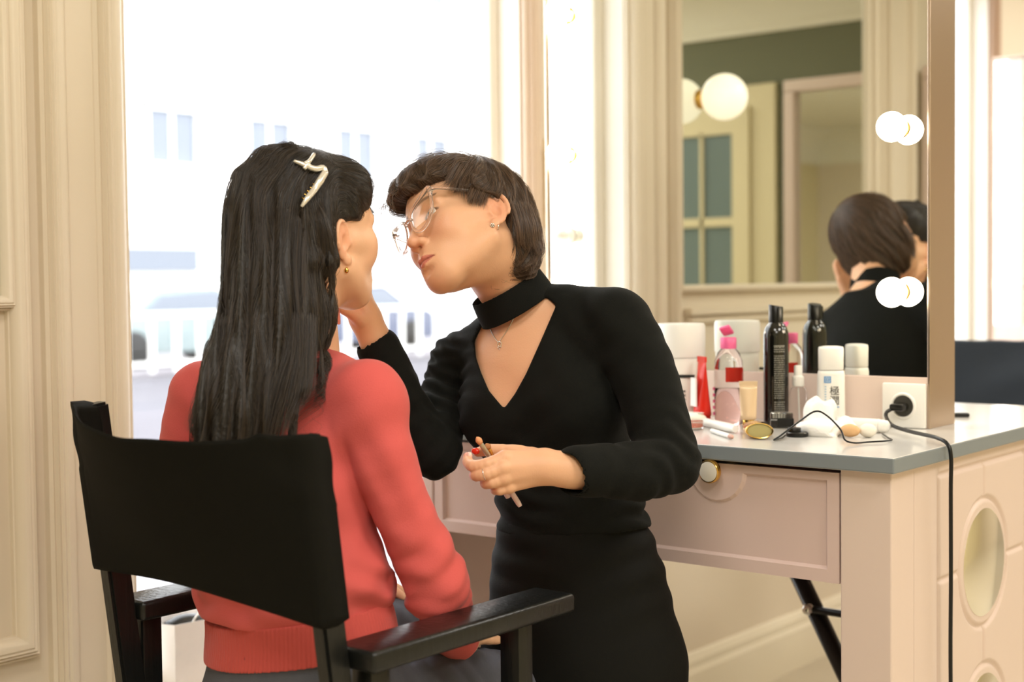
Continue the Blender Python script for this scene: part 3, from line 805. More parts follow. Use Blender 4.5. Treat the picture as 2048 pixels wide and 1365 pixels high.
obj('tube_body', tube(spline([(-.03, .0, 0), (0, 0, 0), (.03, 0, 0), (.052, 0, 0)], 4), .0125, 18, rs=None), M_white, wr, smooth=True)
obj('cap', lathe([(.0, 0), (.011, .0), (.012, .003), (.0105, .014), (.006, .018)], 24, Matrix.Translation((.052, 0, 0)) @ Matrix.Rotation(PI/2, 4, 'Y')), M_white, wr, smooth=True)
wc = thing('wire_headband', 'thin black wavy wire headband arching over the worktop clutter', 'headband', (-1.1, 2.25, CT))
bp = [(-1.195, 2.235, .004), (-1.180, 2.195, .004), (-1.176, 2.160, .004), (-1.165, 2.163, .012), (-1.145, 2.19, .034), (-1.122, 2.205, .052), (-1.10, 2.205, .046), (-1.075, 2.205, .024), (-1.062, 2.195, .008), (-1.047, 2.198, .0035), (-1.035, 2.225, .003), (-1.014, 2.270, .003), (-1.035, 2.305, .003), (-1.07, 2.36, .003)]
obj('band', tube([Vector(p)-Vector((-1.1, 2.25, 0)) for p in spline(bp, 8)], .0016, 8), M_cable, wc, smooth=True)
ph = thing('mobile_phone', 'black phone lying on the worktop behind the steel mirror edge', 'phone', (-1.13, 2.80, CT+.0045), (0, 0, .5))
obj('phone_body', box(-.036, .036, -.07, .07, -.0045, .0035, bev=.003), M_black, ph, auto=40)
obj('screen', box(-.033, .033, -.066, .066, .0035, .0042), M_blackg, ph)
# ================================================================ DIRECTOR CHAIRS
def director_chair(label, cat, loc, rot, canvas, sag, bulge, topL=1.17, topR=1.15, fold=.0008):
    """origin on the floor under the middle; the sitter faces +y. Back posts at y about -.30"""
    ch = thing('director_chair', label, 'chair', loc, (0, 0, rot))
    W_ = .219
    for s in (-1, 1):
        # back post, reclined
        zt_ = (topL if s < 0 else topR)-.004
        pts = [Vector((s*W_, -.235, .60)), Vector((s*W_, -.308, zt_))]
        d = (pts[1]-pts[0]).normalized(); Mq = Matrix.Translation(pts[0]) @ frame_to(d)
        # build as a rectangular bar
        bm = bmesh.new(); L_ = (pts[1]-pts[0]).length
        X_ = Vector((1, 0, 0)); Yv = d.cross(X_).normalized()
        vs = []
        for t in (0, L_):
            for a, b in ((-1, -1), (1, -1), (1, 1), (-1, 1)):
                vs.append(bm.verts.new(pts[0]+d*t+X_*a*.0125+Yv*b*.019))
        for f in ((0, 1, 2, 3), (7, 6, 5, 4), (0, 4, 5, 1), (1, 5, 6, 2), (2, 6, 7, 3), (3, 7, 4, 0)): bm.faces.new([vs[i] for i in f])
        bmesh.ops.recalc_face_normals(bm, faces=bm.faces); bmesh.ops.bevel(bm, geom=list(bm.edges), offset=.004, segments=2, affect='EDGES')
        obj('back_post', bm, M_blackwood, ch, auto=40)
        xo = s*(W_+.014)
        obj('armrest', box(xo-.038, xo+.038, -.250, .170, .846, .875, bev=.007, seg=3), M_blackwood, ch, auto=40)
        obj('front_post', box(xo-.018, xo+.018, .060, .093, .035, .846, bev=.004), M_blackwood, ch, auto=40)
        obj('rear_post', box(xo-.018, xo+.018, -.235, -.200, .035, .846, bev=.004), M_blackwood, ch, auto=40)
        obj('side_rail', box(xo-.014, xo+.014, -.24, .10, .60, .64, bev=.004), M_blackwood, ch, auto=40)
        obj('floor_rail', box(xo-.017, xo+.017, -.27, .15, 0, .035, bev=.004), M_blackwood, ch, auto=40)
        obj('side_rail', box(xo-.012, xo+.012, -.21, .07, .28, .31, bev=.004), M_blackwood, ch, auto=40)
    for yy_, s in ((-.16, 1), (-.16, -1), (.03, 1), (.03, -1)):
        a = Vector((-.25*s, yy_+.013*s, .05)); b = Vector((.25*s, yy_+.013*s, .59)); d = (b-a).normalized(); n = Vector((0, 1, 0)); k = d.cross(n)
        bm = bmesh.new(); vs = []
        for p in (a, b):
            for u, v in ((-1, -1), (1, -1), (1, 1), (-1, 1)): vs.append(bm.verts.new(p+k*u*.016+n*v*.009))
        for f in ((0, 1, 2, 3), (7, 6, 5, 4), (0, 4, 5, 1), (1, 5, 6, 2), (2, 6, 7, 3), (3, 7, 4, 0)): bm.faces.new([vs[i] for i in f])
        bmesh.ops.recalc_face_normals(bm, faces=bm.faces)
        obj('cross_leg', bm, M_blackwood, ch)
    obj('footrest', box(-.25, .25, .10, .17, .28, .30, bev=.004), M_blackwood, ch, auto=40)
    # seat canvas
    bm = bmesh.new(); n = 24; g0 = []
    for i in range(n+1):
        x = -.25+.50*i/n
        g0.append([bm.verts.new((x, y, .640-.022*(1-(x/.25)**2)+dz)) for dz in (0, -.004) for y in (-.22, -.05, .10)])
    for i in range(n):
        a, b = g0[i], g0[i+1]
        for j in (0, 1): bm.faces.new((a[j], b[j], b[j+1], a[j+1])); bm.faces.new((a[j+3], a[j+4], b[j+4], b[j+3]))
        bm.faces.new((a[0], a[3], b[3], b[0])); bm.faces.new((a[2], b[2], b[5], a[5]))
    bm.faces.new((g0[0][0], g0[0][1], g0[0][2], g0[0][5], g0[0][4], g0[0][3])); bm.faces.new((g0[-1][3], g0[-1][4], g0[-1][5], g0[-1][2], g0[-1][1], g0[-1][0]))
    obj('seat', bm, canvas, ch, smooth=False)
    # back canvas: sleeve round each post, slack between, with gathered corners
    bm = bmesh.new(); nu, nv = 96, 40; grid = [[], []]
    hgt = .242
    for side in (0, 1):
        for i in range(nu+1):
            u = i/nu; x = -(W_+.004)+2*(W_+.004)*u; row = []
            ed = min(u, 1-u)                                   # distance from a post
            wob = math.sin(u*23)*.0012+math.sin(u*9+1)*.0016
            zt_ = topL+(topR-topL)*u - sag*(1-abs(2*u-1)**2.3) + wob*(1-abs(2*u-1)) + .006*math.exp(-((ed-.075)/.022)**2)
            zb_ = (topL+(topR-topL)*u)-hgt + .012*math.sin(PI*u)
            for j in range(nv+1):
                v = j/nv; z = zb_+(zt_-zb_)*v
                yb = -.279-.1327*(z-.93)             # post line
                sl = bulge*(math.sin(PI*u)**.8)*(.08+.92*v)
                rip = fold*math.sin(u*7+v*9)*math.sin(PI*u)+.0022*math.sin(u*PI*2+v*5)*math.sin(PI*u) + .0018*math.sin(v*22+u*14)*math.exp(-ed*14)*(v > .6)
                thick = .0035 + (.0245 if True else 0)*math.exp(-(ed/.045)**4)
                tt = (-.0185+.040*math.exp(-(ed/.055)**6)) if side else -.0245
                yy2 = yb-sl+rip+tt
                if j in (0, nv): yy2 = yb-sl+rip-.023+(.023*math.exp(-(ed/.055)**6) if side else .0)
                row.append(bm.verts.new((x, yy2, z)))
            grid[side].append(row)
    for side in (0, 1):
        G = grid[side]
        for i in range(nu):
            for j in range(nv):
                q = (G[i][j], G[i+1][j], G[i+1][j+1], G[i][j+1]); bm.faces.new(q if side == 0 else q[::-1])
    for i in range(nu):
        for j in (0, nv):
            q = (grid[0][i][j], grid[1][i][j], grid[1][i+1][j], grid[0][i+1][j]); bm.faces.new(q if j == 0 else q[::-1])
    for j in range(nv):
        for i in (0, nu):
            q = (grid[0][i][j], grid[0][i][j+1], grid[1][i][j+1], grid[1][i][j]); bm.faces.new(q if i == 0 else q[::-1])
    bmesh.ops.remove_doubles(bm, verts=bm.verts, dist=.0003)
    # pad the outer sleeve round the posts
    for v in bm.verts:
        if abs(v.co.x) > W_: v.co.x += math.copysign(.012, v.co.x)
    bmesh.ops.recalc_face_normals(bm, faces=bm.faces)
    obj('back_canvas', bm, canvas, ch, smooth=True)
    return ch
chair1 = director_chair('black director chair with a canvas back under the seated woman', 'chair', (-1.500, 1.49, 0), 0, M_canvas, .018, .085)
chair2 = director_chair('dark blue director chair empty behind the pink desk', 'chair', (-1.44, 3.70, 0), PI, M_navy, .010, .035, 1.168, 1.150, fold=.006)

# paper carrier bag on the window ledge
pb = thing('paper_bag', 'white paper carrier bag standing on the window ledge behind the chair', 'bag', (-2.385, 1.855, .502), (0, 0, .12))
w2, d2, h2 = .085, .052, .125
bm = bmesh.new(); n = 10
def bag_ring(z, k):
    pts = []
    for (x, y) in ((-d2, -w2), (d2, -w2), (d2, w2), (-d2, w2)): pts.append((x, y))
    return [bm.verts.new((x*(1+.02*math.sin(z*60+i)), y, z + (.0 if z < .01 else .006*math.sin(i*2.1)*k))) for i, (x, y) in enumerate(pts)]
o1 = [bag_ring(z, z/.12) for z in (0, .05, .10, .138)]
for a, b in zip(o1, o1[1:]):
    for i in range(4): bm.faces.new((a[i], a[(i+1) % 4], b[(i+1) % 4], b[i]))
bm.faces.new(o1[0][::-1])
ob_ = obj('bag_body', bm, M_paper, pb)
sm = ob_.modifiers.new('thickness', 'SOLIDIFY'); sm.thickness = .0012
obj('handle_cord', tube(spline([(.05, -.035, .136), (.056, -.02, .155), (.056, .02, .155), (.05, .035, .136)], 6), .002, 8), M_white, pb, smooth=True)
dk_ = obj('hair_dryer', tube(spline([(-.0, -.04, 0), (0, 0, .008), (0, .045, 0)], 6), .02, 16), M_black, smooth=True); dk_.location = (-2.40, 1.86, .615)
tag(dk_, 'dark rounded object poking out of the paper bag', 'accessory')
# ================================================================ FIGURES: implicit surfaces meshed to one skin
def nrm(v): v = np.asarray(v, float); return v/np.linalg.norm(v)
class SDF:
    """list of (op, k, fn, centre, radius): smooth union 'u', smooth carve 'c', intersection 'i', displacement 'd'"""
    def __init__(s): s.it = []
    def add(s, op, k, fn, c=None, r=None): s.it.append((op, k, fn, None if c is None else np.asarray(c, float), r)); return s
    def cull(s, c, R):
        out = []
        for t in s.it:
            if t[3] is not None and np.linalg.norm(t[3]-c) > R+t[4]+t[1]+.012: continue
            out.append(t)
        return out
    @staticmethod
    def ev(items, P):
        d = np.full(len(P), .08)
        for op, k, fn, c, r in items:
            e = fn(P)
            if op == 'u':
                h = np.maximum(k-np.abs(d-e), 0)/max(k, 1e-6); d = np.minimum(d, e)-h*h*k*.25
            elif op == 'c':
                e = -e; h = np.maximum(k-np.abs(d-e), 0)/max(k, 1e-6); d = np.maximum(d, e)+h*h*k*.25
            elif op == 'i': d = np.maximum(d, e)
            elif op == 'd': d = d+e
        return d
    def __call__(s, P): return s.ev(s.it, np.asarray(P, float))
    def fold(s, c, r, dr, wl, amp, ph=0., warp=.6):
        c = np.asarray(c, float); dr = nrm(dr); o2 = nrm(np.cross(dr, [.31, .2, .93]))
        def fn(P):
            q = P-c; w_ = np.exp(-(q*q).sum(1)/(r*r)); a = q@dr; b = q@o2
            return -amp*w_*np.sin(2*PI*a/wl+ph+warp*np.sin(b/wl*2.2+ph))
        return s.add('d', 0, fn, c, r*1.9)
    # ---- primitives
    def ell(s, c, r, R=None, k=.01, op='u'):
        c = np.asarray(c, float); r = np.asarray(r, float); R_ = np.eye(3) if R is None else np.asarray(R, float)
        def fn(P):
            q = (P-c)@R_; k0 = np.linalg.norm(q/r, axis=1); k1 = np.linalg.norm(q/(r*r), axis=1)+1e-9
            return k0*(k0-1)/k1
        return s.add(op, k, fn, c, max(r))
    def cap(s, a, b, ra, rb=None, k=.01, op='u'):
        a = np.asarray(a, float); b = np.asarray(b, float); rb = ra if rb is None else rb
        ba = b-a; L2 = ba@ba+1e-12
        def fn(P):
            q = P-a; h = np.clip(q@ba/L2, 0, 1); return np.linalg.norm(q-h[:, None]*ba, axis=1)-(ra+(rb-ra)*h)
        return s.add(op, k, fn, (a+b)/2, math.sqrt(L2)/2+max(ra, rb))
    def chain(s, pts, rs, k=.01, op='u', sub=0, k2=.004):
        if sub:
            q = spline(pts, sub); t = np.linspace(0, len(pts)-1, len(q)); rs = np.interp(t, range(len(pts)), rs); pts = q
        for i in range(len(pts)-1): s.cap(pts[i], pts[i+1], rs[i], rs[i+1], k if i == 0 else min(k, k2), op)
        return s
    def loft(s, st, k=.02, op='u', side=None, pw=2.):
        """st: list of (centre, rx, ry); side = direction of rx; sections are cut square to the chord"""
        C_ = np.array([np.asarray(a[0], float) for a in st]); rx = np.array([a[1] for a in st]); ry = np.array([a[2] for a in st])
        ax = nrm(C_[-1]-C_[0]); t = (C_-C_[0])@ax
        tt = np.linspace(0, t[-1], 80)
        def cub(v):
            m = np.gradient(v, t, axis=0); i = np.clip(np.searchsorted(t, tt, 'right')-1, 0, len(t)-2); h = t[i+1]-t[i]; u = (tt-t[i])/h
            if v.ndim > 1: u = u[:, None]; h = h[:, None]
            return (2*u**3-3*u**2+1)*v[i]+(u**3-2*u**2+u)*h*m[i]+(-2*u**3+3*u**2)*v[i+1]+(u**3-u**2)*h*m[i+1]
        Cs, rxs, rys = cub(C_), cub(rx), cub(ry)
        sd = np.asarray(side if side is not None else (1, 0, 0), float); sds = np.atleast_2d(sd)
        if len(sds) == 1: S_ = np.repeat(sds, 80, 0)
        else: S_ = np.stack([np.interp(tt, t, sds[:, j]) for j in range(3)], 1)
        S_ = S_-(S_@ax)[:, None]*ax; S_ /= np.linalg.norm(S_, axis=1)[:, None]
        c0 = C_[0]; L_ = t[-1]; cen = (C_.min(0)+C_.max(0))/2; rad = np.linalg.norm(C_-cen, axis=1).max()+max(rx.max(), ry.max())
        def fn(P):
            z = (P-c0)@ax; zc = np.clip(z, 0, L_); f = zc/L_*79; i = np.minimum(f.astype(int), 78); w_ = (f-i)[:, None]
            cc = Cs[i]*(1-w_)+Cs[i+1]*w_; a = (rxs[i]*(1-w_[:, 0])+rxs[i+1]*w_[:, 0]); b = (rys[i]*(1-w_[:, 0])+rys[i+1]*w_[:, 0])
            sx = S_[i]*(1-w_)+S_[i+1]*w_; sx /= np.linalg.norm(sx, axis=1)[:, None]; sy = np.cross(ax, sx)
            q = P-cc; qz = q@ax; q = q-qz[:, None]*ax; x = np.abs((q*sx).sum(1)); y = np.abs((q*sy).sum(1))
            k0 = ((x/a)**pw+(y/b)**pw)**(1/pw)+1e-9
            d = (k0-1)*np.minimum(a, b)*np.where(k0 > 0, 1, 1)*.96
            dz = np.abs(z-zc); return np.where(dz > 1e-9, np.sqrt(np.maximum(d, 0)**2+dz**2)+np.minimum(d, 0)*0, d)
        return s.add(op, k, fn, cen, rad)
    def plane(s, p, n):
        p = np.asarray(p, float); n = nrm(n); return s.add('i', 0, lambda P: (P-p)@n)

def mesh_sdf(S, lo, hi, h, B=8, SB=4):
    """sparse surface nets"""
    lo = np.asarray(lo, float); hi = np.asarray(hi, float); big = h*B*SB
    n = np.ceil((hi-lo)/big).astype(int); keys, verts, quads = [], [], []
    OFF = 1 << 20
    ax = np.arange(B+2)
    GX, GY, GZ = np.meshgrid(ax, ax, ax, indexing='ij'); G = np.stack([GX, GY, GZ], -1).reshape(-1, 3)
    sb = np.stack(np.meshgrid(*[np.arange(SB)]*3, indexing='ij'), -1).reshape(-1, 3)
    def key(ijk): return (ijk[..., 0].astype(np.int64)*OFF+ijk[..., 1])*OFF+ijk[..., 2]
    E_ = []
    for I in itertools_product(n):
        I = np.array(I); c = lo+(I+.5)*big; R = big*.867
        it = S.cull(c, R*1.6)
        if not any(t[0] == 'u' for t in it): continue
        d0 = S.ev(it, c[None])[0]
        if d0 > R*1.6+.01: continue
        bc = lo+I*big+(sb+.5)*h*B
        db = S.ev(it, bc); act = sb[np.abs(db) < h*B*.867*1.7+h*2]
        if not len(act): continue
        base = (I*SB+act)*B      # cell index base
        N = base[:, None, :]+G[None]          # node indices
        P = lo+N.reshape(-1, 3)*h
        V = S.ev(it, P).reshape(len(act), B+2, B+2, B+2)
        sg = V < 0
        # cells 0..B (one extra layer kept out): vertices for cells 0..B-1
        cc = np.zeros((len(act), B, B, B, 3)); cnt = np.zeros((len(act), B, B, B))
        for a in range(3):
            b_, c_ = [x for x in range(3) if x != a]
            for u in (0, 1):
                for v in (0, 1):
                    sl0 = [slice(None)]+[slice(0, B)]*3; sl1 = [slice(None)]+[slice(0, B)]*3
                    sl0[1+b_] = slice(u, u+B); sl0[1+c_] = slice(v, v+B); sl1[1+b_] = slice(u, u+B); sl1[1+c_] = slice(v, v+B)
                    sl1[1+a] = slice(1, B+1)
                    A_, B2 = V[tuple(sl0)], V[tuple(sl1)]; cr = (A_ < 0) != (B2 < 0)
                    t = np.where(cr, A_/(A_-B2+1e-20), 0)
                    cc[..., a] += np.where(cr, t, 0); cc[..., b_] += cr*u; cc[..., c_] += cr*v; cnt += cr
        m = cnt > 0; idx = np.argwhere(m)
        if len(idx):
            cell = base[idx[:, 0]]+idx[:, 1:]; keys.append(key(cell)); verts.append(lo+(cell+cc[m]/cnt[m][:, None])*h)
        for a in range(3):
            sl1 = [slice(None)]+[slice(0, B)]*3; sl1[1+a] = slice(1, B+1)
            A_, B2 = sg[:, :B, :B, :B], sg[tuple(sl1)]; e = np.argwhere(A_ != B2)
            if len(e):
                cell = base[e[:, 0]]+e[:, 1:]; b_, c_ = [(1, 2), (2, 0), (0, 1)][a]
                db_ = np.zeros(3, int); db_[b_] = 1; dc = np.zeros(3, int); dc[c_] = 1
                q = np.stack([key(cell), key(cell-db_), key(cell-db_-dc), key(cell-dc)], 1)
                fl = ~A_[tuple(e.T)]; q[fl] = q[fl][:, ::-1]; E_.append(q)
    K = np.concatenate(keys); Vt = np.concatenate(verts); Q = np.concatenate(E_)
    o = np.argsort(K); K = K[o]; Vt = Vt[o]; ix = np.searchsorted(K, Q); ix = np.minimum(ix, len(K)-1)
    ok = (K[ix] == Q).all(1)
    return Vt, ix[ok]
def itertools_product(n):
    for i in range(n[0]):
        for j in range(n[1]):
            for k in range(n[2]): yield (i, j, k)
def relax(V, Q, it=2, lam=.5):
    n = len(V)
    for _ in range(it):
        acc = np.zeros_like(V); cnt = np.zeros(n)
        for a in range(4):
            b = (a+1) % 4
            for j in range(3):
                acc[:, j] += np.bincount(Q[:, a], V[Q[:, b], j], n)+np.bincount(Q[:, b], V[Q[:, a], j], n)
            cnt += np.bincount(Q[:, a], minlength=n)+np.bincount(Q[:, b], minlength=n)
        V = V+lam*(acc/np.maximum(cnt, 1)[:, None]-V)
    return V
def np_obj(name, V, Q, m, parent=None, col=None, origin=None):
    og = np.zeros(3) if origin is None else np.asarray(origin, float)
    me = bpy.data.meshes.new(name); me.vertices.add(len(V)); me.vertices.foreach_set('co', (V-og).astype(np.float32).ravel())
    me.loops.add(Q.size); me.loops.foreach_set('vertex_index', Q.astype(np.int32).ravel())
    me.polygons.add(len(Q)); me.polygons.foreach_set('loop_start', np.arange(0, Q.size, 4, dtype=np.int32))
    me.polygons.foreach_set('use_smooth', np.ones(len(Q), bool)); me.update(calc_edges=True); me.validate()
    if col is not None:
        a = me.color_attributes.new('tint', 'FLOAT_COLOR', 'POINT'); c4 = np.ones((len(V), 4), np.float32); c4[:, :3] = col; a.data.foreach_set('color', c4.ravel())
    me.materials.append(m)
    o = bpy.data.objects.new(name, me); C.objects.link(o)
    if parent: o.parent = parent
    return o

def head_sdf(S, T, R, s=1., artist=True):
    """adult woman's head. local axes: x = her right, y = forward, z = up; origin between the ears at eye height"""
    R = np.asarray(R, float); T = np.asarray(T, float)
    W = lambda p: T+R@(np.asarray(p, float)*s)
    def e(c, r, k=.01, op='u', Rl=None): S.ell(W(c), np.array(r)*s, R if Rl is None else R@Rl, k*s, op)
    def cp(a, b, ra, rb=None, k=.01, op='u'): S.cap(W(a), W(b), ra*s, (rb if rb is not None else ra)*s, k*s, op)
    e((0, -.018, .032), (.073, .090, .084), .0)
    e((0, .030, .030), (.060, .060, .062), .03)          # forehead
    e((0, .022, -.036), (.058, .062, .066), .03)         # mid face
    for x in (1, -1):
        cp((x*.054, .002, -.052), (x*.019, .064, -.097), .016, .0145, .03)   # jaw
        e((x*.034, .056, -.028), (.026, .027, .028), .02)    # cheek
        cp((x*.060, .010, -.012), (x*.046, .058, -.012), .011, .012, .018)  # cheek bone
        cp((x*.012, .083, .020), (x*.044, .070, .019), .0085, .007, .012)   # brow
    e((0, .064, -.101), (.017, .017, .013), .024)             # chin
    e((0, .064, -.072), (.032, .030, .030), .02)              # mouth mound
    e((0, .078, -.058), (.016, .016, .016), .012)
    for x in (1, -1):
        e((x*.031, .090, .002), (.0175, .014, .0115), .012, 'c')     # socket
    # nose
    cp((0, .080, .010), (0, .1035, -.034), .0075, .0082, .010)
    e((0, .1055, -.0375), (.0088, .0085, .0078), .007)
    for x in (1, -1):
        e((x*.0112, .0945, -.0400), (.0068, .0088, .0065), .006)
        e((x*.0062, .0990, -.0485), (.0026, .0048, .0026), .002, 'c')
    # eyeball and lids
    for x in (1, -1):
        e((x*.031, .0705, .0005), (.0140, .0145, .0140), .004)
        # aperture between the lids
        cp((x*.0212, .0852, -.0014), (x*.0408, .0800, -.0006), .0037, .0032, .0020, 'c')
        cp((x*.020, .0842, .0072), (x*.042, .0785, .0064), .0012, .0012, .003, 'c')   # lid crease
    # lips
    for x in (1, -1):
        cp((x*.0215, .0830, -.0735), (x*.0050, .0965, -.0685), .0030, .0048, .005)
        cp((x*.0205, .0830, -.0750), (x*.0040, .0935, -.0795), .0030, .0058, .005)
    for x in (1, -1):
        cp((x*.0215, .0875, -.0743), (0, .1010, -.0737), .0009, .0013, .003, 'c')
    e((0, .1000, -.0570), (.0030, .004, .008), .006, 'c')    # philtrum
    e((0, .0945, -.0905), (.014, .006, .004), .008, 'c')     # under the lip
    # ears
    for x in (1, -1):
        th = -.42; cx = x*.074
        Re = np.array([[math.cos(x*th), math.sin(x*th)*1, 0], [-math.sin(x*th), math.cos(x*th), 0], [0, 0, 1.]])
        e((cx, -.014, -.010), (.0050, .0165, .028), .004, 'u', Re)
        pts = []
        for a in np.linspace(-40, 215, 15):
            a = math.radians(a); yy = -.0165+.0150*math.cos(a)*1.0; zz = -.006+.0235*math.sin(a)*1.06
            pts.append((cx+x*(.0030+(-.014-yy)*.42), yy, zz))
        for p, q in zip(pts, pts[1:]): cp(p, q, .0034, .0034, .0022)
        e((cx+x*.0050, -.0105, -.013), (.0065, .0078, .0125), .003, 'c', Re)
        e((cx+x*.0085, -.0185, .004), (.0045, .0062, .0105), .003, 'c', Re)
        e((cx-x*.001, -.004, -.0385), (.0042, .0078, .0088), .004)
        e((cx-x*.002, .0015, -.014), (.0035, .0038, .0055), .003)
    return W

M_skin = mat('skin', (226, 178, 146), .45, attr='tint', sss=.12, spec=.4, bump=.12, bscale=420)
def skin_colour(V, T, R, s, base, lips, hands=()):
    """the skin's own colours: lips, brows, flushed nose, ears and knuckles"""
    q = (V-T)@R/s; col = np.tile(np.array(lin(base)), (len(V), 1))
    def blend(m, c):
        nonlocal col
        m = np.clip(m, 0, 1)[:, None]; col = col*(1-m)+np.array(lin(c))*m
    sm = lambda d, a, b: np.clip((b-d)/(b-a), 0, 1)
    ax = np.abs(q[:, 0])
    blush = np.exp(-(((ax-.040)/.02)**2+((q[:, 1]-.066)/.03)**2+((q[:, 2]+.030)/.02)**2))
    blend(.35*blush, (222, 140, 116))
    nose = np.exp(-((q[:, 0]/.014)**2+((q[:, 1]-.107)/.014)**2+((q[:, 2]+.038)/.014)**2)); blend(.35*nose, (216, 132, 110))
    ear = np.exp(-(((ax-.080)/.012)**2+((q[:, 1]+.012)/.025)**2+((q[:, 2]+.01)/.035)**2)); blend(.5*ear, (226, 140, 108))
    # lips
    up = ((ax/.0225)**2+((q[:, 2]+.0738)/(.0098-.0058*(ax/.0225)))**2); m = sm(up, .82, 1.06)*(q[:, 1] > .076)
    lz = q[:, 2]+.0738
    m *= np.where(lz > 0, sm(lz, .0068-.10*np.abs(ax-.006), .0088-.10*np.abs(ax-.006)), 1)
    blend(.85*m, lips)
    line = sm(np.abs(lz-.0002), .0004, .0016)*(ax < .021)*(q[:, 1] > .079); blend(.55*line, (112, 52, 44))
    # brows
    bz = .0235+.0045*np.sin(np.clip((ax-.012)/.036, 0, 1)*PI*.75); th = .0028*(1-np.clip((ax-.02)/.03, 0, 1)*.6)
    m = sm(np.abs(q[:, 2]-bz), th, th+.0022)*(ax > .012)*(ax < .049)*(q[:, 1] > .045); blend(.72*m, (74, 54, 38))
    # lash line
    for x in (1, -1):
        d = np.hypot((q[:, 0]-x*.031)/.0135, (q[:, 2]-.0002)/.0056); m = sm(np.abs(d-1), .10, .30)*(q[:, 2] > -.0012)*(q[:, 1] > .07); blend(.8*m, (52, 36, 28))
    for p, r, c, a in hands:
        m = sm(np.linalg.norm(V-np.asarray(p), axis=1), r*.55, r); blend(a*m, c)
    return col

M_eye = mat('eye', (236, 230, 222), .08, attr='tint', coat=.6)
def eyes(parent, T, R, s, look):
    R = np.asarray(R, float); look = nrm(look)
    for x in (1, -1):
        c = np.asarray(T)+R@(np.array((x*.031, .0712, .0003))*s)
        bm = bmesh.new(); bmesh.ops.create_uvsphere(bm, u_segments=40, v_segments=28, radius=.0128*s)
        me = bpy.data.meshes.new('eyeball'); bm.to_mesh(me); bm.free()
        V = np.array([v.co[:] for v in me.vertices]); a = np.degrees(np.arccos(np.clip((V/np.linalg.norm(V, axis=1)[:, None])@look, -1, 1)))
        col = np.tile(lin((214, 202, 192)), (len(V), 1)); col[a < 29] = lin((74, 60, 44)); col[a < 13] = lin((10, 8, 8)); col[(a >= 26) & (a < 29)] = lin((40, 32, 26))
        at_ = me.color_attributes.new('tint', 'FLOAT_COLOR', 'POINT'); c4 = np.ones((len(V), 4), np.float32); c4[:, :3] = col; at_.data.foreach_set('color', c4.ravel())
        me.polygons.foreach_set('use_smooth', [True]*len(me.polygons)); me.materials.append(M_eye)
        o = bpy.data.objects.new('eyeball', me); C.objects.link(o); o.parent = parent; o.location = c-np.array(parent.location)

# hair strands: real hair curves
def hair_mat(name, c1, c2, rough=.32):
    m = bpy.data.materials.new(name); m.use_nodes = True; nt = m.node_tree; b = nt.nodes['Principled BSDF']
    hi = nt.nodes.new('ShaderNodeHairInfo'); cr = nt.nodes.new('ShaderNodeValToRGB')
    cr.color_ramp.elements[0].color = lin(c1)+(1,); cr.color_ramp.elements[1].color = lin(c2)+(1,)
    nt.links.new(hi.outputs['Random'], cr.inputs[0]); nt.links.new(cr.outputs[0], b.inputs['Base Color'])
    b.inputs['Roughness'].default_value = rough; b.inputs['Specular IOR Level'].default_value = .55
    return m
def hair_curves(name, strands, rad, m, parent, tip=.35):
    hc = bpy.data.hair_curves.new(name); n = [len(x) for x in strands]; hc.add_curves(n)
    og = np.array(parent.location); P = np.concatenate(strands)-og
    hc.attributes['position'].data.foreach_set('vector', P.astype(np.float32).ravel())
    r = np.concatenate([rad*np.interp(np.linspace(0, 1, k), [0, .6, 1], [1, 1, tip]) for k in n]).astype(np.float32)
    ra = hc.attributes.get('radius') or hc.attributes.new('radius', 'FLOAT', 'POINT'); ra.data.foreach_set('value', r)
    hc.materials.append(m)
    o = bpy.data.objects.new(name, hc); C.objects.link(o); o.parent = parent
    return o
def march(S, x, y, D0=1.7, off=0.):
    """first surface point of an implicit body on the sight line through a photo point"""
    d = np.array(at(x, y, 1.))-np.array((0, 0, CAM_H)); n = np.linalg.norm(d); d /= n; t = D0*n; o = np.array((0, 0, CAM_H))
    for _ in range(90):
        v = float(S((o+d*t)[None])[0])
        if v < .0004: break
        t += max(v*.7, .0004)
    return o+d*(t-off)
def cv(x, y, z): return np.array(c_r)*x+np.array(c_u)*y-np.array(c_f)*z
def poly_prism(S, pts, D0, D1, k=.004, op='c'):
    """carve an outline (given on the sight lines) between two depths"""
    M_ = np.array([A(x, y, (D0+D1)/2) for x, y in pts]); ref = M_.mean(0); n = nrm(ref-np.array((0, 0, CAM_H)))
    X_ = nrm(np.cross(n, [0, 0, 1.])); Y_ = np.cross(X_, n); o = np.array((0, 0, CAM_H)); dist = (ref-o)@n
    P2 = np.stack([(M_-ref)@X_, (M_-ref)@Y_], 1)
    def fn(P):
        q = P-o; z = q@n; q = q*(dist/z)[:, None]; p = np.stack([q@X_-(ref-o)@X_, q@Y_-(ref-o)@Y_], 1)
        d = np.full(len(P), 1e9); ins = np.zeros(len(P), bool)
        for i in range(len(P2)):
            a, b = P2[i], P2[(i+1) % len(P2)]; e = b-a; w_ = p-a; h = np.clip(w_@e/(e@e), 0, 1); d = np.minimum(d, np.linalg.norm(w_-h[:, None]*e, axis=1))
            c1 = (a[1] > p[:, 1]) != (b[1] > p[:, 1]); xx = a[0]+(p[:, 1]-a[1])*e[0]/(e[1] if abs(e[1]) > 1e-12 else 1e-12); ins ^= c1 & (p[:, 0] < xx)
        d = np.where(ins, -d, d); zm = (D0+D1)/2; return np.maximum(d, np.abs(z-zm*dist/zm/ (dist/zm) - (dist-zm))-(D1-D0)/2)
    S.add(op, k, fn, ref, max(np.linalg.norm(M_-ref, axis=1).max(), (D1-D0)/2)+.02)
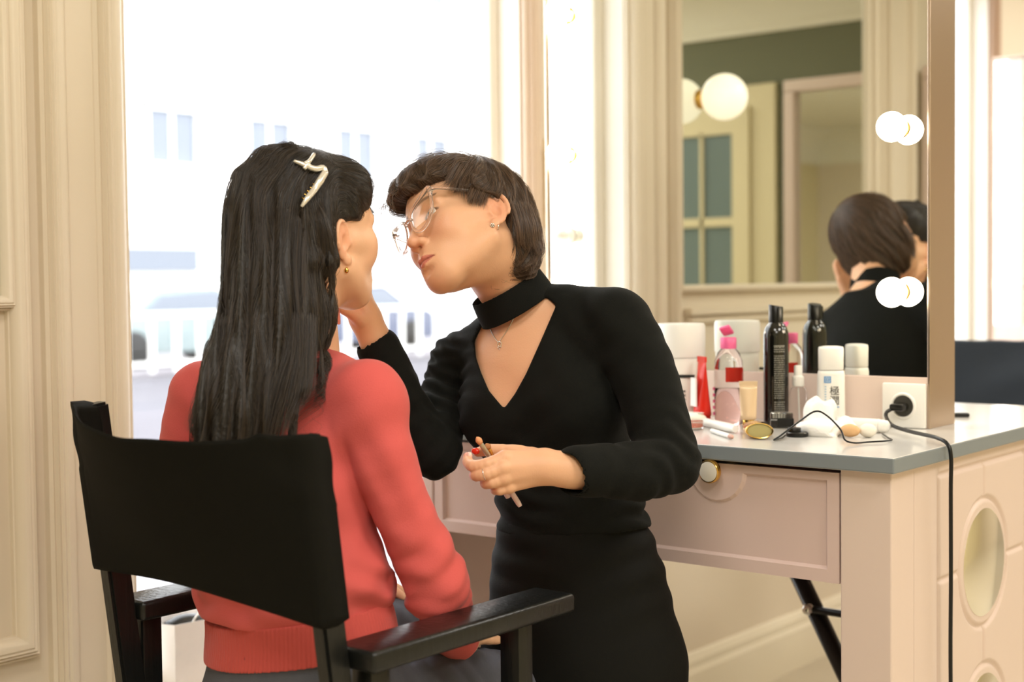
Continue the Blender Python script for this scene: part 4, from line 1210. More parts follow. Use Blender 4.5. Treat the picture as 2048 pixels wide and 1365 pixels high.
def grad(S, P, e=.0015):
    g = np.zeros_like(P)
    for a in range(3):
        d = np.zeros(3); d[a] = e; g[:, a] = S(P+d)-S(P-d)
    return g/(np.linalg.norm(g, axis=1)[:, None]+1e-9)
def comb(S, roots, flow, L, steps, off, lift=0., jit=.15, release=1., grav=0., clump=None):
    """comb strands over an implicit hair volume: march along a flow, keep each strand at its own depth"""
    n = len(roots); P = roots.copy(); out = [P.copy()]; L = np.broadcast_to(L, (n,)); off = np.broadcast_to(off, (n,))
    dr = rng.normal(size=(n, 3))*jit; prev = None
    for s_ in range(steps):
        t = s_/steps; F = flow(P); F = F+dr*(.5+t); G = grad(S, P)
        hold = 1. if t < release else 0.
        F = F-(F*G).sum(1)[:, None]*G*hold*.9
        F /= np.linalg.norm(F, axis=1)[:, None]+1e-9
        if prev is not None: F = .55*prev+.45*F; F /= np.linalg.norm(F, axis=1)[:, None]+1e-9
        if grav and t >= release: F[:, 2] -= grav; F /= np.linalg.norm(F, axis=1)[:, None]
        prev = F; P = P+F*(L/steps)[:, None]
        if hold:
            d = S(P)-(off+lift*t*t); G = grad(S, P); P = P-G*np.clip(d, -.02, .02)[:, None]*.9
        out.append(P.copy())
    O = np.stack(out, 1); return [O[i] for i in range(n)]
def surface_samples(V, Q, n, mask=None):
    a, b, c = V[Q[:, 0]], V[Q[:, 1]], V[Q[:, 2]]; ar = np.linalg.norm(np.cross(b-a, c-a), axis=1); cen = (a+b+c+V[Q[:, 3]])/4
    if mask is not None: ar = ar*mask(cen)
    i = rng.choice(len(Q), n, p=ar/ar.sum()); return cen[i]+rng.normal(size=(n, 3))*.0008
def join_parts(parts):
    V = []; Q = []; k = 0
    for v, q in parts: V.append(v); Q.append(q+k); k += len(v)
    return np.concatenate(V), np.concatenate(Q)

def bnd(pts, pad):
    P = np.array(pts); return P.min(0)-pad, P.max(0)+pad
# ================================================================ WOMAN IN BLACK
M_blackknit = mat('black jersey', (17, 18, 15), .9, bump=.3, bscale=700, sheen=.02, spec=.2)
M_trouser = mat('black trouser cloth', (15, 15, 12), .8, bump=.2, bscale=500, spec=.2)
M_shoe = mat('black shoe leather', (12, 12, 12), .4)
SKIN_A = (224, 174, 138)
aT = np.array([-1.5, 1.734, 1.413]); aR = np.array([[-0.806, -0.292, -0.515], [0.186, -0.951, 0.247], [-0.562, 0.103, 0.821]])
u_, _s, v_ = np.linalg.svd(aR); aR = u_@v_
woman = thing('person', 'standing woman in a black cut-out top and clear glasses doing make-up', 'person', (-1.22, 2.02, 0))
wl = np.array(woman.location)
sideT = cv(.86, .23, .46); sideH = cv(.95, 0, .30)
def a_torso(S, g, k=.02, legs=True):
    S.loft([(A(1168, 1420, 2.34), .148+g, .110+g), (A(1163, 1250, 2.34), .148+g, .112+g), (A(1150, 1120, 2.34), .134+g, .102+g), (A(1139, 1010, 2.34), .116+g, .092+g),
            (A(1114, 900, 2.345), .120+g, .096+g), (A(1094, 800, 2.35), .132+g, .102+g), (A(1080, 710, 2.355), .134+g, .092+g), (A(1072, 645, 2.36), .112+g, .068+g), (A(1062, 600, 2.36), .062+g, .050+g)],
           k, side=[sideH, sideH, sideH, sideH, sideT, sideT, sideT, sideT, sideT])
    S.cap(A(1075, 615, 2.35), A(1222, 640, 2.285), .036+g, .046+g, .03)
    S.cap(A(1040, 650, 2.38), A(925, 722, 2.43), .036+g, .040+g, .03)
    S.ell(A(1150, 812, 2.275), (.062+g, .062+g, .058+g), k=.04); S.ell(A(1000, 832, 2.335), (.060+g, .058+g, .056+g), k=.04)
def a_arms(S, g, sk=False):
    S.chain([A(1236, 652, 2.27), A(1283, 740, 2.245), A(1312, 830, 2.21), A(1338, 925, 2.17)], [.050+g, .046+g, .042+g, .040+g], .02, sub=4)
    S.chain([A(1338, 925, 2.17), A(1280, 942, 2.13), A(1215, 942, 2.095), A(1150, 942, 2.065)], [.040+g, .038+g, .033+g, .029+g], .012, sub=3)
    S.chain([A(915, 725, 2.43), A(895, 790, 2.41), A(876, 850, 2.37), A(868, 905, 2.335)], [.040+g, .037+g, .036+g, .036+g], .02, sub=4)
    S.chain([A(868, 905, 2.335), A(826, 845, 2.325), A(795, 778, 2.305), A(760, 700, 2.29)], [.036+g, .035+g, .031+g, .027+g], .012, sub=3)
# -- skin
Sk = SDF(); aW = head_sdf(Sk, aT, aR, 1.0)
Sk.cap(aW((0, -.038, -.040)), A(1010, 560, 2.335), .050, .047, .03)
Sk.cap(A(1005, 552, 2.332), A(1050, 625, 2.355), .047, .052, .02)
Sk.cap(aW((-.045, -.028, -.045)), A(1006, 606, 2.318), .010, .009, .02)        # neck tendon
a_torso(Sk, -.004)
Sk.cap(A(1015, 668, 2.318), A(1100, 640, 2.312), .006, .006, .03)               # collar bone
Sk.plane(A(1100, 900, 2.3), cv(-.1, -1, 0))
a_h1 = mesh_sdf(Sk, *bnd([aT, A(1000, 600, 2.3), A(1200, 850, 2.33), A(900, 850, 2.4)], .17), .0021)
# left hand with the brushes
Sh = SDF()
D_ = 2.05
W0 = A(1090, 933, 2.062)
Sh.chain([A(1215, 942, 2.095), A(1150, 942, 2.070), A(1105, 936, 2.062), A(1085, 933, 2.060)], [.029, .0265, .0245, .0235], .01, sub=3)
kn_ = [A(1010, 916, 2.047), A(1007, 936, 2.040), A(1009, 956, 2.043), A(1018, 974, 2.052)]
for p, r, q in zip(kn_, (.0112, .0112, .0105, .0095), (A(1088, 920, 2.062), A(1088, 930, 2.056), A(1088, 938, 2.056), A(1088, 948, 2.062))):
    Sh.cap(q, p, .0158, r*.93, .008)
for p in kn_: Sh.ell(p-np.array(c_f)*-.0-np.array(c_f)*.002, (.0100,)*3, k=.004)
Sh.cap(A(1075, 932, 2.080), A(1025, 935, 2.078), .018, .015, .014)       # heel of the hand
def finger(S, pts, rs, k=.004):
    S.chain(pts, rs, k, sub=3, k2=.0012)
    for p, r in list(zip(pts, rs))[1:-1]: S.ell(p, (r*1.05,)*3, k=.0015)
finger(Sh, [kn_[0], A(975, 929, 2.040), A(947, 933, 2.046), A(936, 925, 2.060), A(935, 914, 2.070)], [.0105, .0090, .0085, .0076, .0066])
finger(Sh, [kn_[1], A(975, 948, 2.036), A(953, 951, 2.046), A(951, 950, 2.066), A(968, 948, 2.086)], [.0105, .0092, .0085, .0080, .0070])
finger(Sh, [kn_[2], A(985, 965, 2.040), A(972, 967, 2.052), A(975, 966, 2.072), A(994, 962, 2.086)], [.0100, .0088, .0082, .0076, .0068])
finger(Sh, [kn_[3], A(1000, 980, 2.048), A(991, 980, 2.060), A(996, 979, 2.076), A(1010, 974, 2.086)], [.0090, .0078, .0072, .0066, .0058])
Sh.cap(A(1060, 915, 2.080), A(1022, 905, 2.086), .0150, .0112, .012)
finger(Sh, [A(1040, 908, 2.084), A(1005, 902, 2.090), A(978, 901, 2.096), A(955, 905, 2.100)], [.0118, .0092, .0088, .0068])
a_h2 = mesh_sdf(Sh, *bnd([A(1215, 942, 2.095), A(940, 930, 2.05), A(1010, 980, 2.06), A(950, 900, 2.1)], .045), .0013)
# right hand at the seated woman's chin
Sr = SDF()
Sr.chain([A(795, 778, 2.305), A(762, 705, 2.292), A(742, 662, 2.285), A(729, 632, 2.280)], [.030, .0270, .0245, .0235], .01, sub=3)
Sr.cap(A(729, 634, 2.280), A(716, 596, 2.275), .0235, .020, .012)
rk = [A(703, 574, 2.270), A(712, 568, 2.285), A(720, 566, 2.300), A(727, 570, 2.314)]
for p, q in zip(rk, (A(722, 630, 2.270), A(726, 628, 2.28), A(730, 628, 2.288), A(734, 630, 2.295))): Sr.cap(q, p, .015, .0098, .012)
finger(Sr, [rk[0], A(690, 545, 2.262), A(680, 524, 2.258), A(674, 508, 2.256)], [.0095, .0085, .0078, .0065])
finger(Sr, [rk[1], A(699, 538, 2.285), A(690, 516, 2.282), A(684, 500, 2.278)], [.0095, .0086, .0080, .0066])
finger(Sr, [rk[2], A(708, 536, 2.303), A(700, 515, 2.302), A(694, 500, 2.298)], [.0090, .0082, .0076, .0064])
finger(Sr, [rk[3], A(718, 543, 2.318), A(711, 526, 2.318), A(706, 514, 2.314)], [.0082, .0074, .0068, .0058])
finger(Sr, [A(722, 640, 2.262), A(706, 628, 2.252), A(690, 619, 2.244), A(675, 613, 2.238)], [.0125, .0105, .0088, .0070])
a_h3 = mesh_sdf(Sr, *bnd([A(795, 778, 2.305), A(690, 500, 2.3), A(690, 500, 2.23), A(670, 613, 2.24), A(740, 560, 2.32)], .045), .0014)
# hidden body and legs, so that the figure is whole
Sb = SDF(); a_torso(Sb, -.012); a_arms(Sb, -.010)
hip = A(1166, 1330, 2.34); sd = nrm(sideH*np.array([1, 1, 0])); fw = nrm(np.cross([0, 0, 1.], sd))
FL = [np.array([hip[0], hip[1], 0])+sd*q for q in (-.09, .09)]
for q, f in zip((-.078, .078), FL):
    h_ = hip+sd*q
    Sb.chain([h_, np.array([f[0], f[1], .47]), np.array([f[0], f[1], .08])-fw*.01], [.082, .052, .036], .02, sub=4)
    Sb.cap(f+np.array([0, 0, .035])-fw*.04, f+np.array([0, 0, .028])+fw*.13, .032, .026, .02)
Sb.plane(A(1070, 640, 2.3), cv(-.1, 1, 0))
a_h4 = mesh_sdf(Sb, np.array([-1.75, 1.55, -.02]), np.array([-.75, 2.45, 1.36]), .005)
V, Q = join_parts([(relax(v, q, 2), q) for v, q in (a_h1, a_h2, a_h3, a_h4)])
hands = [(p, .011, (222, 138, 112), .35) for p in kn_]+[(A(935, 914, 2.07), .012, (226, 130, 108), .55), (A(951, 952, 2.05), .012, (224, 134, 110), .5), (A(974, 967, 2.055), .012, (224, 134, 110), .5), (A(700, 625, 2.26), .03, (232, 150, 128), .5)]
col = skin_colour(V, aT, aR, 1.0, SKIN_A, (190, 104, 92), hands)
np_obj('body', V, Q, M_skin, woman, col, origin=wl)
eyes(woman, aT, aR, 1.0, aR@nrm((0.12, 1, -.30)))
# red thumb nail
M_nail = mat('red nail varnish', (232, 52, 30), .15, coat=.6)
c_ = A(951, 903, 2.090)
o = obj('thumb_nail', sph((0, 0, 0), .0060, sc_=(1.25, .75, .85)), M_nail, woman, smooth=True); o.location = c_-wl
o = obj('finger_nail', sph((0, 0, 0), .0052, sc_=(.8, .9, 1.2)), mat('pale nail', (244, 196, 180), .15, coat=.5), woman, smooth=True); o.location = A(939, 913, 2.064)-wl

# -- black top
Sc = SDF(); a_torso(Sc, .0045); a_arms(Sc, .0065)
Sc.it = Sc.it
# turned back cuffs and soft folds
S_c = Sc
S_c.cap(A(1192, 942, 2.082), A(1157, 943, 2.067), .0385, .0375, .004)
S_c.cap(A(775, 732, 2.297), A(757, 697, 2.289), .0345, .0355, .004)
dA = nrm(A(1338, 925, 2.17)-A(1236, 652, 2.27)); dF = nrm(A(1150, 942, 2.065)-A(1338, 925, 2.17)); dU = nrm(A(868, 905, 2.335)-A(915, 725, 2.43)); dL = nrm(A(760, 700, 2.29)-A(868, 905, 2.335))
S_c.fold(A(1335, 915, 2.14), .075, dA+.7*dF, .034, .0026, .4, 1.6)
S_c.fold(A(1250, 945, 2.09), .06, dF+.5*cv(0, 1, 0), .046, .0016, 1.2, 1.6)
S_c.fold(A(1260, 700, 2.23), .06, dA+.4*cv(1, 0, 0), .042, .0030, 2., 1.3)
S_c.fold(A(858, 790, 2.37), .07, dU+.3*cv(-1, 0, 0), .026, .0050, .2, .8)
S_c.fold(A(865, 905, 2.33), .06, dL+.4*dU, .032, .0022, 1., 1.5)
S_c.fold(A(815, 800, 2.31), .05, dL+.4*cv(1, 0, 0), .040, .0018, 1., 1.5)
S_c.fold(A(885, 715, 2.42), .05, cv(-.5, -1, 0), .022, .0035, 1., 1.)
S_c.fold(A(1010, 1020, 2.30), .09, cv(.35, 1, 0), .034, .0045, .6, 1.2)
S_c.fold(A(1275, 1005, 2.30), .07, cv(-.3, 1, 0), .034, .0045, 1.6, 1.2)
S_c.fold(A(1080, 900, 2.26), .10, cv(-.5, 1, 0), .060, .0030, .6, 1.5)
S_c.fold(A(1180, 700, 2.25), .08, cv(.7, .7, 0), .055, .0030, .6, 1.5)
poly_prism(S_c, [(968, 640), (949, 682), (952, 715), (962, 745), (978, 782), (1008, 818), (1030, 788), (1052, 748), (1078, 690), (1112, 612), (1094, 596), (1050, 610), (1000, 640)], 2.12, 2.36, .003)
# head side: nothing of the top above the collar
ax_c = nrm(cv(-.50, .84, .20)); cc = A(1022, 592, 2.335)
S_c.add('i', 0, lambda P: np.where(np.linalg.norm(P-cc, axis=1) < .115, (P-cc)@ax_c+.010, -1.))
S_c.plane(A(1145, 1062, 2.3), cv(.05, -1, 0))
S_c.add('c', .002, lambda P: (lambda q: np.maximum(np.linalg.norm(q-(q@dF)[:, None]*dF, axis=1)-.0300, -(q@dF)-.0))(P-A(1205, 942.5, 2.09)), A(1150, 942, 2.06), .08)
S_c.add('c', .002, lambda P: (lambda q: np.maximum(np.linalg.norm(q-(q@dL)[:, None]*dL, axis=1)-.0285, -(q@dL)))(P-A(782, 748, 2.30)), A(757, 697, 2.29), .08)
V, Q = mesh_sdf(S_c, np.array([-1.85, 1.45, .80]), np.array([-.80, 2.35, 1.42]), .0026)
np_obj('black_top', relax(V, Q, 5), Q, M_blackknit, woman, origin=wl)
# collar band
Sb2 = SDF(); sc2 = nrm(cv(.85, .52, .05)); sy2 = np.cross(ax_c, sc2)
Sb2.loft([(cc-ax_c*.024, .068, .062), (cc, .0655, .060), (cc+ax_c*.021, .0625, .058)], .0, side=sc2)
Sb2.add('c', .002, lambda P: (lambda q: (np.sqrt(((q@sc2)/.0605)**2+((q@sy2)/.0560)**2)-1)*.056)(P-cc), cc, .1)
V, Q = mesh_sdf(Sb2, cc-.11, cc+.11, .0014); np_obj('collar_band', relax(V, Q, 5), Q, M_blackknit, woman, origin=wl)
# trousers
St = SDF()
St.loft([(A(1168, 1420, 2.34), .156, .118), (A(1163, 1250, 2.34), .156, .120), (A(1150, 1120, 2.34), .141, .109), (A(1140, 1030, 2.34), .119, .094)], .02, side=sideH)
for q, f in zip((-.078, .078), FL):
    h_ = hip+sd*q
    St.chain([h_, np.array([f[0], f[1], .47]), np.array([f[0], f[1], .09])], [.093, .068, .056], .03, sub=4)
St.fold(A(1030, 1090, 2.28), .09, cv(.2, 1, 0), .045, .003); St.fold(A(1260, 1110, 2.28), .10, cv(-.3, 1, 0), .05, .003)
V, Q = mesh_sdf(St, np.array([-1.6, 1.6, .0]), np.array([-.85, 2.4, 1.05]), .005); np_obj('trousers', relax(V, Q, 2), Q, M_trouser, woman, origin=wl)
for f in FL:
    Ss = SDF(); Ss.cap(f+np.array([0, 0, .045])-fw*.045, f+np.array([0, 0, .036])+fw*.14, .040, .032, .02); Ss.plane((0, 0, .001), (0, 0, -1))
    V, Q = mesh_sdf(Ss, f-(.25, .25, .05), f+(.25, .25, .15), .005); np_obj('shoe', relax(V, Q, 2), Q, M_shoe, woman, origin=wl)

# -- hair: a combed volume with single strands over it
Hh = SDF()
def hl(p): return aW(p)
Hh.ell(hl((0, -.026, .040)), (.088, .106, .094), aR, .0)
Hh.ell(hl((0, .030, .068)), (.072, .070, .048), aR, .03)
Hh.ell(hl((0, -.078, -.030)), (.060, .040, .066), aR, .04)
Hh.ell(hl((.010, .068, .072)), (.048, .036, .025), aR, .03)
for x in (1, -1): Hh.ell(hl((x*.068, .006, .018)), (.020, .036, .034), aR, .02)
Hh.ell(hl((.072, -.014, -.006)), (.022, .034, .040), aR, .02)
def tufts(P):
    q = (P-aT)@aR; a = np.arctan2(q[:, 0], q[:, 1]+.04); m = np.clip((.105-q[:, 2])/.03, 0, 1)
    return -m*(.0020*np.sin(a*19+3*q[:, 2]/.05)+.0014*np.sin(a*33+2*np.sin(q[:, 2]*60)))
Hh.add('d', 0, tufts)
def loc(P): return (P-aT)@aR
def face_cut(P):
    q = loc(P); ax = np.abs(q[:, 0])
    a = np.maximum(.050-q[:, 1]-.16*(ax-.03)*(ax > .03), q[:, 2]-(.050-.25*np.maximum(ax-.03, 0)))          # forehead
    b = np.maximum(.022-q[:, 1], q[:, 2]-(.012))          # cheek in front of the ear
    c = np.maximum(-.037-q[:, 1], q[:, 2]-.012-.25*(q[:, 1]+.01))+np.where(q[:, 0] > 0, np.where(q[:, 1] < .006, .05, 0), 0)               # round the ear
    far = np.maximum(.010-q[:, 1], q[:, 2]-.060)+np.where(q[:, 0] > .018, 0, .05)
    far = np.minimum(far, np.maximum(.045-q[:, 1], q[:, 2]-.050-.35*np.clip(q[:, 0]+.02, 0, .06)))
    return np.minimum(np.minimum(np.minimum(a, b), c), far)
Hh.add('c', .012, face_cut)
Hh.add('c', .01, lambda P: loc(P)[:, 2]+.090)
V, Q = mesh_sdf(Hh, aT-.2, aT+.2, .0028); V = relax(V, Q, 3)
M_hairbase = mat('dark brown hair base', (58, 44, 33), .5, bump=.6, bscale=160, stretch=(1, 1, 1))
hb_ = np_obj('hair', V, Q, M_hairbase, woman, origin=wl)
M_hairA = hair_mat('brown hair', (48, 35, 26), (122, 94, 70), .34)
part = np.array([.030, -.055, .118])
def flowA(P):
    q = loc(P); f = np.zeros_like(q); t = np.clip((q[:, 1]+.050)/.07, 0, 1); t = t*t*(3-2*t); lo_ = np.clip((.05-q[:, 2])/.08, 0, 1)
    away = q-part; away[:, 1] *= .6
    away /= np.linalg.norm(away, axis=1)[:, None]+1e-6
    front = np.stack([-.15-.0*q[:, 0], np.full(len(q), 1.), -.25-.55*lo_], 1)
    back = np.stack([.0*q[:, 0], -.10+.0*lo_, -np.ones(len(q))], 1)
    f = front*t[:, None]+back*(1-t)[:, None]+.65*away
    return f@aR.T
ro = surface_samples(V, Q, 15000, lambda c: (loc(c)[:, 2] > -.085).astype(float)*np.where((loc(c)@np.array([0, 1, 0]) > .05) & (loc(c)[:, 2] < .05), 0, 1))
st = comb(Hh, ro, flowA, rng.uniform(.035, .085, len(ro)), 11, rng.uniform(-.004, .0035, len(ro)), jit=.07)
# drop strands that wander over the face
Hs = []
for s_ in st:
    q = (s_-aT)@aR
    bad = (q[:, 1] > .060) & (q[:, 2] < .046+.35*np.clip(q[:, 0]+.02, 0, .06)) | ((q[:, 0] > .018) & (q[:, 1] > .012) & (q[:, 2] < .058)) | ((q[:, 1] > .030) & (q[:, 2] < -.002)) | ((q[:, 1] > -.040) & (q[:, 2] < .008) & (q[:, 0] < 0))
    k = int(np.argmax(bad)) if bad.any() else len(s_)
    if k >= 4: Hs.append(s_[:k])
hair_curves('hair_strands', Hs, .00016, M_hairA, hb_ if False else woman)
# fringe locks and side wisps
def lock(pts, n, sp, rad_=.0025):
    out = []
    for i in range(n):
        o_ = rng.normal(size=3)*sp; e_ = rng.normal(size=3)*sp*.6
        pp = [np.asarray(p)+o_*(1-j/(len(pts)-1)*.5)+e_*(j/(len(pts)-1)) for j, p in enumerate(pts)]
        q_ = np.array(spline(pp, 5)); out.append(q_[:max(5, int(len(q_)*rng.uniform(.72, 1.)))])
    return out
L_ = []
for dx in np.linspace(-.046, .034, 13):
    L_ += lock([hl((dx+.015, .045, .112)), hl((dx, .084, .090)), hl((dx-.006, .102-9*dx*dx, .070)), hl((dx-.012, .103-9*dx*dx, .056-.2*max(-dx-.01, 0)+.4*max(dx+.01, 0)))], 80, .0034)
for dy in np.linspace(.020, .062, 7):
    L_ += lock([hl((-.066, dy-.045, .092)), hl((-.079, dy-.018, .060)), hl((-.078, dy+.004, .030)), hl((-.0735+.12*max(dy-.03, 0), dy+.012, -.014+.95*(dy-.02)))], 80, .0042)
for dy in np.linspace(-.006, .022, 6):
    L_ += lock([hl((-.078, dy-.020, .045)), hl((-.083, dy+.002, .020)), hl((-.079, dy+.012, .004)), hl((-.075, dy+.018, -.014+.3*dy))], 60, .0026)
for dx in np.linspace(-.05, .05, 12):
    L_ += lock([hl((dx*1.2, -.100, -.030)), hl((dx*1.15, -.096, -.065)), hl((dx, -.086, -.076)), hl((dx*.9, -.080, -.086-.018*rng.random()))], 60, .0042)
for dy in np.linspace(-.078, -.042, 6):
    L_ += lock([hl((-.082, dy, .0)), hl((-.078, dy-.003, -.035)), hl((-.067, dy-.006, -.060)), hl((-.060, dy-.012, -.066-.5*(-.042-dy)))], 70, .0036)
    L_ += lock([hl((.082, dy, .0)), hl((.078, dy-.003, -.035)), hl((.067, dy-.006, -.060)), hl((.060, dy-.012, -.066-.5*(-.042-dy)))], 50, .0036)
for i in range(32):   # loose sweep over the crown and temple
    a = rng.uniform(-.06, .05); b = rng.uniform(-.08, .02); z0 = .118-.9*a*a*6
    L_ += lock([hl((a, b, z0+.006)), hl((a*1.1-.006, b+.045, z0+.003)), hl((a*1.15-.012, b+.085, z0-.020)), hl((a*1.1-.014, b+.105, z0-.040))], 10, .004)
for i in range(26):   # fly-away hairs on the fringe, far side
    a = rng.uniform(-.01, .05); L_ += lock([hl((a, .08, .08)), hl((a+.01, .115, .062)), hl((a+.012, .118, .030)), hl((a+.01, .108, .0+rng.uniform(-.02, .02)))], 2, .004)
hair_curves('fringe_strands', L_, .00017, M_hairA, woman)

# -- glasses
gs = thing('eyeglasses', 'clear cat-eye glasses on the face of the woman in black', 'glasses', tuple(aW((0, .10, 0))))
gl0 = np.array(gs.location)
oc = [(.0085, .004), (.0125, .0145), (.024, .0205), (.040, .0255), (.0565, .0315), (.0600, .0290), (.0590, .0140), (.0550, -.006), (.0440, -.0215), (.0300, -.0275), (.0170, -.0235), (.0095, -.0110)]
def gp(x, z, y=0.): return aW((x, .1035-3.2*x*x+y-.10*(z+.01)*0, z-.004))-gl0
for x in (1, -1):
    P_ = [gp(x*a, b) for a, b in oc]; P_ = spline(P_+P_[:1], 5)[:-1]
    rr = [.0029+.0014*np.exp(-((p@aR)[0]*x-.055)**2/.00012)*(((p)@aR)[2] > .015) for p in P_]
    obj('rim', tube(P_, .0030, 10, close=True, rs=rr), M_cleart, gs, smooth=True)
    bm = bmesh.new(); vs = [bm.verts.new(Vector(p)) for p in P_[::2]]; bm.faces.new(vs)
    obj('lens', bm, M_lens, gs)
    obj('temple', tube(spline([gp(x*.0595, .0265), aW((x*.0665, .082, .0235))-gl0, aW((x*.0745, .045, .0200))-gl0, aW((x*.0790, .000, .0165))-gl0, aW((x*.078, -.020, .004))-gl0], 5), .0026, 10), M_cleart, gs, smooth=True)
    obj('hinge', tube([gp(x*.058, .0245, -.002), gp(x*.0610, .0285, -.008)], .0016, 8), M_silver, gs)
obj('bridge', tube(spline([gp(-.0095, .004), gp(-.004, .0075, .001), gp(.004, .0075, .001), gp(.0095, .004)], 5), .0028, 10), M_cleart, gs, smooth=True)

# -- earrings, necklace, ring
e1 = march(Sk, 985, 451, 1.9)
ea = thing('ear_stud', 'small sparkling star stud in the ear of the woman in black', 'earring', tuple(e1))
bm = bmesh.new()
for i in range(6):
    a = i*PI/3; sph(Vector(cv(.0026*math.cos(a), .0026*math.sin(a), .001)), .0013, bm, u=10, v=8)
sph(Vector(cv(0, 0, .0016)), .0016, bm, u=10, v=8); obj('star', bm, M_silver, ea, smooth=True)
e2 = march(Sk, 996, 452, 1.9)
eb = tag(obj('ear_hoop', tube([Vector(cv(.0012*math.sin(t)*.6, .0045*math.cos(t), .0045*math.sin(t)*.8)) for t in np.linspace(0, 2*PI, 22)[:-1]], .0006, 8, close=True), M_silver, smooth=True), 'tiny silver hoop behind the star stud', 'earring'); eb.location = e2+cv(0, -.002, .001)
pc = march(Sk, 999, 690, 1.9, .002)
ne = thing('necklace', 'fine silver necklace with a small pendant in the neckline cut-out', 'necklace', tuple(pc))
ch = [march(Sk, x, y, 1.9, .0012)-pc for x, y in ((976, 648), (982, 662), (989, 675), (997, 684), (1004, 676), (1014, 662), (1022, 648), (1028, 636))]
obj('chain', tube(spline(ch, 4), .0008, 6), M_silver, ne, smooth=True)
bm = bmesh.new(); tube([Vector(cv(.0030*math.cos(t), .0040*math.sin(t)+.001, .0014)) for t in np.linspace(0, 2*PI, 18)[:-1]], .0009, 8, bm, close=True)
for p in ((-.0022, -.0045), (.0026, -.0040), (0, -.0075), (.0, -.003)): sph(Vector(cv(p[0], p[1], .0014)), .0013, bm, u=10, v=8)
obj('pendant', bm, M_silver, ne, smooth=True)
rc = A(969, 956, 2.041); rd = nrm(A(985, 965, 2.040)-A(972, 967, 2.052))
rd = nrm(kn_[1]-A(953, 951, 2.046)); r1 = nrm(np.cross(rd, [0, 0, 1.])); r2 = np.cross(rd, r1); rc = A(969, 949, 2.0375)
rg = tag(obj('finger_ring', tube([Vector(r1*.0096*math.cos(t)+r2*.0096*math.sin(t)) for t in np.linspace(0, 2*PI, 30)[:-1]], .0008, 8, close=True), M_silver, smooth=True), 'thin silver ring on the hand holding the brushes', 'ring'); rg.location = rc

# -- the two brushes held in the left hand
def makeup_brush(label, a, b, r, hair_c, fer_m, han_m, tl=.013):
    a = np.asarray(a); b = np.asarray(b); t = thing('makeup_brush', label, 'brush', tuple(a)); d = b-a; L0 = np.linalg.norm(d); Mq = frame_to(d)
    obj('bristles', lathe([(0, 0), (r*.7, .002), (r*1.25, tl*.45), (r*1.1, tl*.75), (r*.8, tl)], 20, Mq), hair_c, t, smooth=True)
    obj('ferrule', lathe([(r*.82, tl-.001), (r*.95, tl+.004), (r*.9, tl+.026)], 20, Mq), fer_m, t, auto=50)
    obj('handle', lathe([(r*.9, tl+.0255), (r*1.05, tl+.04), (r*1.0, L0-.006), (r*.8, L0-.001), (0, L0)], 20, Mq), han_m, t, auto=50)
    return t
M_bris = mat('tan bristles', (226, 160, 112), .7, bump=.5, bscale=900); M_bris2 = mat('brown bristles', (176, 118, 72), .7, bump=.5, bscale=900)
M_hand = mat('pale pink handle', (228, 200, 192), .25, coat=.4)
makeup_brush('eyeshadow brush with tan bristles and pale pink handle, the front one of the two held', A(953, 874, 2.072), A(1041, 1014, 2.098), .0040, M_bris, mat('champagne ferrule', (186, 172, 150), .3, .8), M_hand)
makeup_brush('brush with short brown bristles held behind the tan one', A(972, 887, 2.080), A(1017, 997, 2.100), .0046, M_bris2, M_gold, M_hand, .010)
makeup_brush('thin pink brush in the raised hand, its end showing under the chin', A(668, 520, 2.232), A(678, 650, 2.232), .0030, M_bris, M_silver, mat('coral pink handle', (236, 150, 140), .25))
# ================================================================ SEATED WOMAN
M_coral = mat('coral knit', (202, 90, 86), .85, bump=.25, bscale=520, sheen=.12, spec=.2)
M_coralrib = mat('coral rib knit', (194, 82, 76), .85, bump=.35, bscale=520, sheen=.15, spec=.2, stretch=(1, 1, .2))
M_jean = mat('grey denim', (92, 94, 104), .85, bump=.35, bscale=480, spec=.2, var=.12, vscale=40)
SKIN_B = (232, 184, 148)
f_ = nrm((.055, .99, .06)); r_ = nrm(np.cross(f_, [0, 0, 1.])); bR = np.stack([r_, f_, np.cross(r_, f_)], 1)
bT = A(632, 470, 2.12); bs = .985
client = thing('person', 'seated woman in a coral sweater with long dark hair, seen from behind', 'person', (-1.52, 1.45, 0))
cl_ = np.array(client.location)
Sk2 = SDF(); bW = head_sdf(Sk2, bT, bR, bs)
nb = np.array([-1.593, 1.452, 1.225])
Sk2.cap(bW((0, -.036, -.045)), nb+np.array([.004, .012, .01]), .050, .050, .03)
Sk2.cap(nb+np.array([.0, .0, .02]), nb-np.array([0, .0, .06]), .052, .062, .02)
Sk2.cap(bW((.045, -.040, -.05)), nb+np.array([.030, .02, -.01]), .014, .016, .03)
SH_R, SH_L = np.array([-1.405, 1.425, 1.170]), np.array([-1.755, 1.405, 1.160])
Sk2.cap(nb-(0, 0, .035), SH_R, .040, .040, .03); Sk2.cap(nb-(0, 0, .035), SH_L, .040, .040, .03)
Sk2.plane(nb-(0, 0, .10), (0, 0, -1))
b_h1 = mesh_sdf(Sk2, *bnd([bT, nb, SH_R, SH_L], .15), .0021)
b_arm = [A(738, 800, 1.995), A(760, 900, 1.99), A(802, 1020, 1.995), A(858, 1130, 2.0), A(874, 1178, 2.005)]
b_for = [A(874, 1178, 2.005), A(886, 1215, 2.055), A(896, 1250, 2.105), A(912, 1276, 2.150)]
